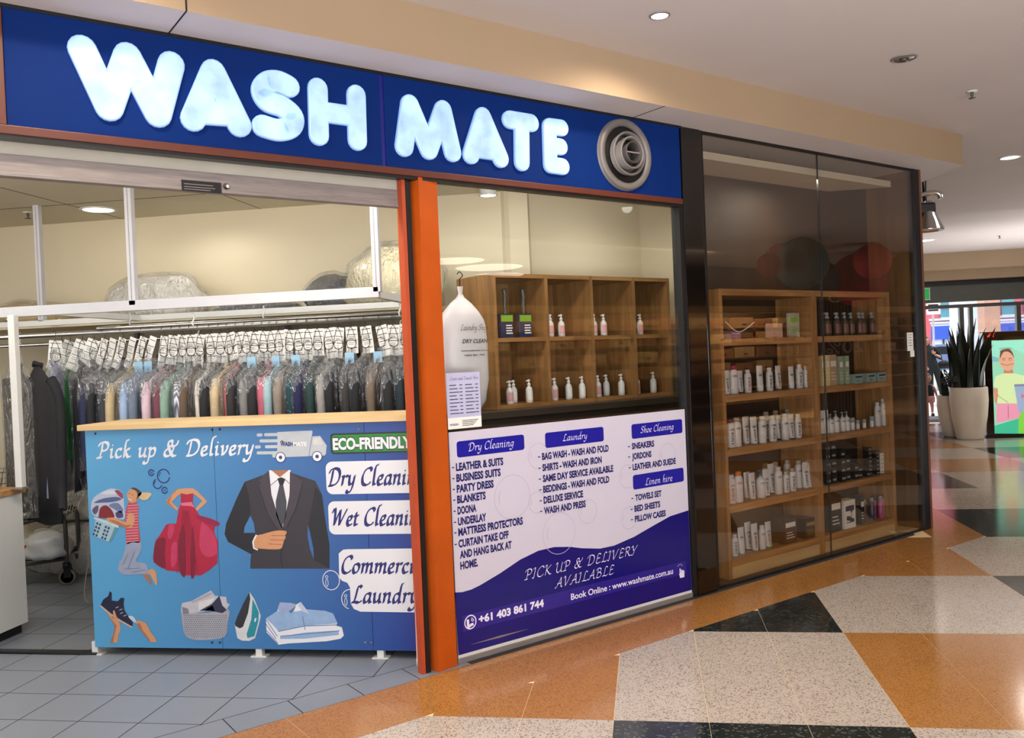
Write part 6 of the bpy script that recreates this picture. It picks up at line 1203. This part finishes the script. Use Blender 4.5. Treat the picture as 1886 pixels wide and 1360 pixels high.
# ------------------------------------------------------------------ people
def skin_body(name, joints, edges, mat, parent, sub=2):
    me = bpy.data.meshes.new(name); me.from_pydata([j[0] for j in joints], edges, []); o = bpy.data.objects.new(name, me); COL.objects.link(o); o.parent = parent
    o.modifiers.new('s', 'SKIN'); sl = me.skin_vertices[0].data if me.skin_vertices else None
    if sl is None: return o
    for i, j in enumerate(joints): sl[i].radius = (j[1], j[2] if len(j) > 2 else j[1]); sl[i].use_root = (i == 0)
    m2 = o.modifiers.new('d', 'SUBSURF'); m2.levels = sub; m2.render_levels = sub; me.materials.append(mat); o.modifiers['s'].use_smooth_shade = True; return o
m_skin = pm('skin', (196, 146, 122), .6, var=.04); m_blkc = pm('black_clothes', (20, 26, 26), .8, var=.15); m_hair = pm('brown_hair', (44, 26, 22), .5, var=.3, vs=30)
fw = gnd(1740, 746); wx, wy = fw.x-.3, fw.y; wx = gnd(1717, 746).x
wo = root('person', (wx, wy, 0), label='woman in black top and trousers with long brown hair standing by the entrance', cat='person')
# lean: upper body leans to the left towards the child; joints as (pos, radius)
J = [((0, 0, .92), .15, .12), ((-.02, 0, 1.08), .13, .11), ((-.07, 0, 1.28), .16, .12), ((-.11, 0, 1.40), .09, .08), ((-.12, 0, 1.47), .052),
 ((.09, 0, .86), .10), ((.16, 0, .50), .072), ((.22, .02, .12), .05), ((-.08, 0, .86), .10), ((-.06, .03, .48), .072), ((-.03, .1, .12), .05),
 ((.07, 0, 1.38), .06), ((.19, -.02, 1.14), .048), ((.0, -.16, 1.22), .036), ((-.26, 0, 1.34), .06), ((-.30, -.03, 1.08), .048), ((-.2, -.14, .98), .036)]
E_ = [(0, 1), (1, 2), (2, 3), (3, 4), (0, 5), (5, 6), (6, 7), (0, 8), (8, 9), (9, 10), (3, 11), (11, 12), (12, 13), (3, 14), (14, 15), (15, 16)]
skin_body('body', J, E_, m_blkc, wo)
def skinpart(name, joints, mat, parent): skin_body(name, joints, [(i, i+1) for i in range(len(joints)-1)], mat, parent)
for sgn, p in ((1, (.22, .02)), (-1, (-.03, .1))): skinpart('shoe', [((p[0]-.0, p[1]+.02, .06), .045), ((p[0]-.03, p[1]-.1, .045), .042), ((p[0]-.05, p[1]-.2, .035), .035)], m_blkm, wo)
skinpart('forearm', [((.17, -.05, 1.17), .04), ((.08, -.12, 1.20), .035), ((-.0, -.17, 1.24), .028)], m_skin, wo); skinpart('forearm', [((-.30, -.04, 1.06), .04), ((-.24, -.12, 1.0), .03), ((-.2, -.15, .98), .026)], m_skin, wo)
def hand(p, d, parent, s=1.0):
    p = Vector(p); d = Vector(d).normalized(); sd_ = d.cross(Vector((0, 1, 0))).normalized()
    js = [(tuple(p), .024*s), (tuple(p+d*.05*s), .030*s)]; es = [(0, 1)]
    for k, L in enumerate((.055, .065, .06, .045)):
        b = p+d*.07*s+sd_*(k-1.5)*.017*s; js += [(tuple(b), .009*s), (tuple(b+d*L*.6*s+Vector((0, -.01, 0))), .008*s), (tuple(b+d*L*s*.9+Vector((0, -.03, 0))*s), .007*s)]; n = len(js); es += [(1, n-3), (n-3, n-2), (n-2, n-1)]
    b = p+d*.02*s-sd_*.03*s; js += [(tuple(b), .010*s), (tuple(b+d*.03*s-sd_*.025*s), .009*s)]; n = len(js); es += [(0, n-2), (n-2, n-1)]
    skin_body('hand', js, es, m_skin, parent, 1)
hand((-.0, -.17, 1.24), (-.5, -.2, .8), wo); hand((-.2, -.15, .98), (.2, -.3, -.9), wo)
def head(parent, c, r, haircol, long=True, face=(0, -1)):
    bm = bmesh.new(); bmesh.ops.create_icosphere(bm, subdivisions=3, radius=1)
    for v in bm.verts:
        x, y, z = v.co; jaw = max(0, -z); v.co = Vector((x*r*.78*(1-.28*jaw), y*r*.92*(1-.12*jaw)-(.06*r if (z < -.1 and y < 0) else 0), z*r*1.12))
        if y < -.85 and -.25 < z < .1 and abs(x) < .22: v.co.y -= r*.22*(1-abs(x)/.22)
        if y < -.7 and .02 < z < .28 and .2 < abs(x) < .5: v.co.y += r*.06
    vs = [v.co[:] for v in bm.verts]; fs = [[v.index for v in f.verts] for f in bm.faces]; bm.free()
    h = root('head', c); h.parent = parent; h.location = c; MB().add(vs, fs, m_skin, True).build('face', h)
    mb = MB()
    for s_ in (-1, 1): mb.lathe([(.001, -.004), (r*.12, 0), (r*.1, .004)], m_wht, (s_*r*.3, -r*.86, r*.12), 10, 'y'); mb.lathe([(.001, -.005), (r*.06, -.003)], m_ink, (s_*r*.3, -r*.87, r*.12), 8, 'y')
    mb.box((-r*.2, -r*.93, -r*.52), (r*.2, -r*.86, -r*.44), pm('lips', (160, 80, 76), .5), .003)
    for s_ in (-1, 1): mb.lathe([(r*.06, -.01), (r*.16, 0), (r*.06, .01)], m_skin, (s_*r*.78, 0, 0), 8, 'y')
    mb.build('features', h)
    bm = bmesh.new(); bmesh.ops.create_icosphere(bm, subdivisions=3, radius=1); vs = []
    for v in bm.verts:
        x, y, z = v.co; k = 1.1+.05*noise.noise(v.co*5)
        if y < -.35 and z < .55: k = .8
        if long and z < 0 and y > -.3: vs.append((x*r*.95, y*r*.9+r*.12, z*r*(3.0 if abs(x) > .1 else 2.6)))
        else: vs.append((x*r*.8*k, y*r*.95*k+r*.06, z*r*1.12*k if z > -.3 or long else -.3*r))
    fs = [[v.index for v in f.verts] for f in bm.faces]; bm.free(); MB().add(vs, fs, haircol, True).build('hair', h)
    return h
head(wo, (-.15, -.03, 1.56), .105, m_hair)
mb = MB(); 
for s_ in (-1, 1): mb.tube([(-.15+s_*.032+.022*math.cos(t), -.135, 1.572+.018*math.sin(t)) for t in [2*PI*k/10 for k in range(10)]], .004, m_ink, 4, True)
mb.build('glasses', wo)
mb = MB(); v, f = lump(.13, 8, 1.3, .5, 1.1, .12, 2); mb.add([(p[0], p[1], p[2]) for p in v], f, m_blkm, True); hb = root('shoulder_bag', (wx+.28, wy+.02, .88), label='black shoulder bag hanging at the standing woman\'s hip', cat='bag'); mb.build('bag_body', hb); mb = MB(); mb.tube(spline([(-.05, 0, .2), (-.12, -.06, .4), (-.2, -.02, .54), (-.16, .08, .3), (0, .05, .2)], 4), .012, m_blkm, 6); mb.build('strap', hb)
fc = gnd(1711, 766); ch = root('person', (fc.x, fc.y, 0), label='toddler in a dark top and pink shorts walking towards the woman', cat='person')
J = [((0, 0, .40), .09, .08), ((0, 0, .52), .095, .085), ((.0, 0, .62), .085, .07), ((0, 0, .68), .035), ((.05, 0, .34), .055), ((.06, -.03, .2), .036), ((.05, -.06, .06), .026), ((-.05, 0, .34), .055), ((-.05, .05, .2), .036), ((-.05, .12, .08), .026), ((.11, 0, .6), .035), ((.15, -.02, .47), .026), ((.16, -.06, .38), .02), ((-.11, 0, .6), .035), ((-.15, .02, .47), .026), ((-.15, -.03, .38), .02)]
skin_body('body', J, [(0, 1), (1, 2), (2, 3), (0, 4), (4, 5), (5, 6), (0, 7), (7, 8), (8, 9), (2, 10), (10, 11), (11, 12), (2, 13), (13, 14), (14, 15)], m_skin, ch)
MB().lathe([(.115, .40), (.118, .46), (.11, .56), (.095, .63), (.05, .665)], m_blkc, (0, 0, 0), 18, sy=.85).build('top', ch); MB().lathe([(.125, .28), (.13, .34), (.12, .42)], pm('pink_shorts', (206, 140, 140), .8, var=.2), (0, 0, 0), 18, sy=.85).build('shorts', ch)
for x, y, z in ((.05, -.07, 0.0), (-.05, .12, 0.02)): MB().lathe([(.03, 0), (.034, .01), (.03, .05), (.02, .06)], m_blkm, (x, y-.02, z), 12, sy=1.6).build('shoe', ch)
hand((.16, -.06, .38), (0, -.3, -1), ch, .55); hand((-.15, -.03, .38), (0, -.3, -1), ch, .55); head(ch, (0, -.01, .79), .085, m_hair, False)
# ------------------------------------------------------------------ the shop opposite (it is what the shop windows reflect)
TV = -10.6
def opp(px, py, tv=TV):      # point whose mirror image in the glass appears at this pixel
    r = ray(px, py); p = CP+r*(tv/r.dot(NF)); return p.dot(SF), -7.54-tv, p.z
def OF(s, t, z): return s*SF+t*NF+Vector((0, 0, z))
def oobj(mb, name, off=(0, 0, 0), **kw):     # opposite frame: x = s, y = away from the glass
    v = [OF(a[0], a[1], a[2]) for a in mb.v]; o_ = OF(*off); mb.v = [tuple(q-o_) for q in v]; mb.f = [f[::-1] for f in mb.f]; o = mb.build(name, **kw); o.location = o_; return o
TO = -7.54-TV
m_opw = pm('opposite_wall', (104, 84, 60), .8, var=.1, vs=1); m_band = pm('warm_bulkhead', (214, 170, 100), .7, var=.02); m_drk = pm('opposite_dark', (20, 15, 14), .7)
a = opp(1290, 600); b = opp(1900, 600)
mb = MB(); mb.box((2.0, TO+2.6, 0), (30, TO+2.8, 3.25), m_opw); oobj(mb, 'wall_opposite', **ST)
mb = MB(); mb.box((2.0, TO+.9, 2.45), (40, TO+1.1, 3.25), m_opw); mb.box((2.0, TO+.88, 2.32), (40, TO+1.1, 2.45), m_band); oobj(mb, 'bulkhead_opposite', **ST)
s1 = opp(1502, 600)[0]; s2 = opp(1610, 600)[0]
mb = MB(); mb.box((s1, TO-.1, 0), (s2, TO+.1, 3.25), m_drk)
for k in range(int((s2-s1)/.12)): mb.box((s1+.12*k, TO-.14, 0), (s1+.12*k+.04, TO-.1, 3.25), m_opw)
oobj(mb, 'pillar', **ST)
# shelving with boxes and displays
for r in range(6):
    mb = MB(); mb.box((8, TO+1.9, .35+.33*r), (26, TO+2.3, .38+.33*r), m_oakh); o = oobj(mb, 'wall_shelf', (17, TO+2, .36+.33*r)); tag(o, 'long shelf, %s from the floor, in the shop across the mall' % ORD[r], 'shelf')
rn = random.Random(4); m_bxs = [pm('storage_box_%d' % k, c, .7, var=.15) for k, c in enumerate(((206, 176, 126), (150, 110, 74), (190, 150, 110), (170, 120, 80)))]
for r in range(2, 6):
    for k in range(18):
        s_ = 8.5+.75*k+.04*rn.random(); mb = MB(); w = .5+.12*rn.random(); mb.box((s_, TO+1.85, .385+.33*r), (s_+w, TO+2.2, .385+.33*r+.2+.05*rn.random()), m_bxs[(k+r) % 4]); mb.box((s_+w*.4, TO+1.845, .45+.33*r), (s_+w*.6, TO+1.85, .48+.33*r), m_drk)
        o = oobj(mb, 'storage_box', (s_, TO+1.85, .385+.33*r)); tag(o, 'storage box, %s along the %s shelf across the mall' % (ORD[k], ORD[r]), 'box', 'storage boxes across the mall')
LAN = [(1607, 432, 33, 'pink', (190, 50, 60)), (1583, 492, 50, 'magenta red', (150, 34, 56)), (1672, 480, 40, 'olive', (120, 110, 50)), (1478, 478, 48, 'teal', (30, 84, 84)), (1510, 515, 36, 'dark teal', (20, 50, 56)), (1440, 478, 30, 'crimson', (150, 26, 28)), (1418, 488, 22, 'dark red', (120, 20, 24))]
for px, py, r, cn, c in LAN:
    tv_ = -8.0-.9*(px in (1583, 1510))-.6*(px in (1440, 1672)); s_, t_, z_ = opp(px, py, tv_); R_ = r*((OF(s_, tv_, z_)-CP).dot(CF))/FOC; p_ = OF(s_, t_, z_)
    z2 = min(z_, ZC-R_*1.02); o = root('paper_lantern', (p_.x, p_.y, z2), label='round %s ribbed paper lantern in the shop opposite, seen reflected' % cn, cat='lantern'); n = 26
    MB().lathe([(max(.01, R_*math.sin(PI*k/n)*(1+.018*(k % 2))), -R_*math.cos(PI*k/n)) for k in range(1, n)], pm('lantern_'+cn.replace(' ', '_'), c, .8, var=.05), (0, 0, 0), 32).build('shade', o)
    if z2+R_ < ZC-.02: mb = MB(); mb.tube([(0, 0, R_), (0, 0, ZC-z2)], .004, m_wht, 4); mb.build('cord', o)
def otext(t, px0, px1, py, capx, mat, name, lb, mirrored, bold=.03):
    A_, B_ = opp(px0, py, TV+.2), opp(px1, py, TV+.2); k = ((OF(A_[0], TV+.2, A_[2])-CP).dot(CF))/FOC; mb = MB(); t_ = A_[1]; 
    if mirrored: text(mb, t, (B_[0], A_[2]), (A_[0], A_[2]), capx*k, mat, lambda u, v: (u, t_, v), bold=bold)
    else: text(mb, t, (A_[0], A_[2]), (B_[0], A_[2]), capx*k, mat, lambda u, v: (u, t_, v), bold=bold)
    o = oobj(mb, name, (A_[0], t_, A_[2])); tag(o, lb, 'sign')
otext('UDIC', 1528, 1612, 557, 15, pm('pale_letter', (220, 200, 170), .5), 'shop_lettering', 'pale capital letters across the mall, reflected in the tinted glass', False, 0)
otext('20%', 1522, 1594, 652, 24, pm('faded_letter', (170, 120, 110), .5), 'sale_lettering', 'faded sale numerals across the mall, reflected in the tinted glass', True, 0)
otext('OFF', 1524, 1545, 655, 6, pm('faded_letter', (170, 120, 110)), 'sale_lettering', 'small faded off lettering across the mall beside the sale numerals', True, 0)
p_ = opp(1386, 407, -9.0); q_ = OF(*p_); o = root('exit_sign', (q_.x, q_.y, q_.z), FR, label='small green exit sign over the mall, seen only in the tinted glass', cat='sign'); MB().box((-.05, -.2, -.1), (.05, .2, .1), emis('exit_green2', (20, 150, 70), .9)).build('sign_panel', o); MB().box((-.055, -.21, .1), (.055, .21, .12), m_wht).build('frame', o)
# opposite shop lamps
lamp('opposite_light', 'AREA', OF(12.5, TO+1.6, 2.9), 420, (1, .72, .42), 8, aim=OF(12.5, TO+2.1, 0), sx=.6)
lamp('opposite_light', 'AREA', OF(9, TO-.9, 3.15), 90, (1, .78, .5), 5, aim=OF(9, TO+1.0, 2.0), sx=.3)
for i, (px, py, r) in enumerate(((838, 480, .42), (903, 492, .5), (916, 507, .45), (912, 520, .42))):
    r_ = ray(px, py); k = (2.95-CH)/r_.z; v_ = CP+r_*k; t = v_.dot(NF); p_ = OF(v_.dot(SF), -7.54-t, 2.95); o = downlight(p_, r, True, 'large round cool white ceiling light, %s of four reflected in the shop window' % ORD[i], e=9, col=(196, 214, 255))
    o.name = 'round_panel_light'
mb = MB(); mb.box((2.0, 2.2, 2.96), (2.0, 2.2, 2.97), m_ceil)
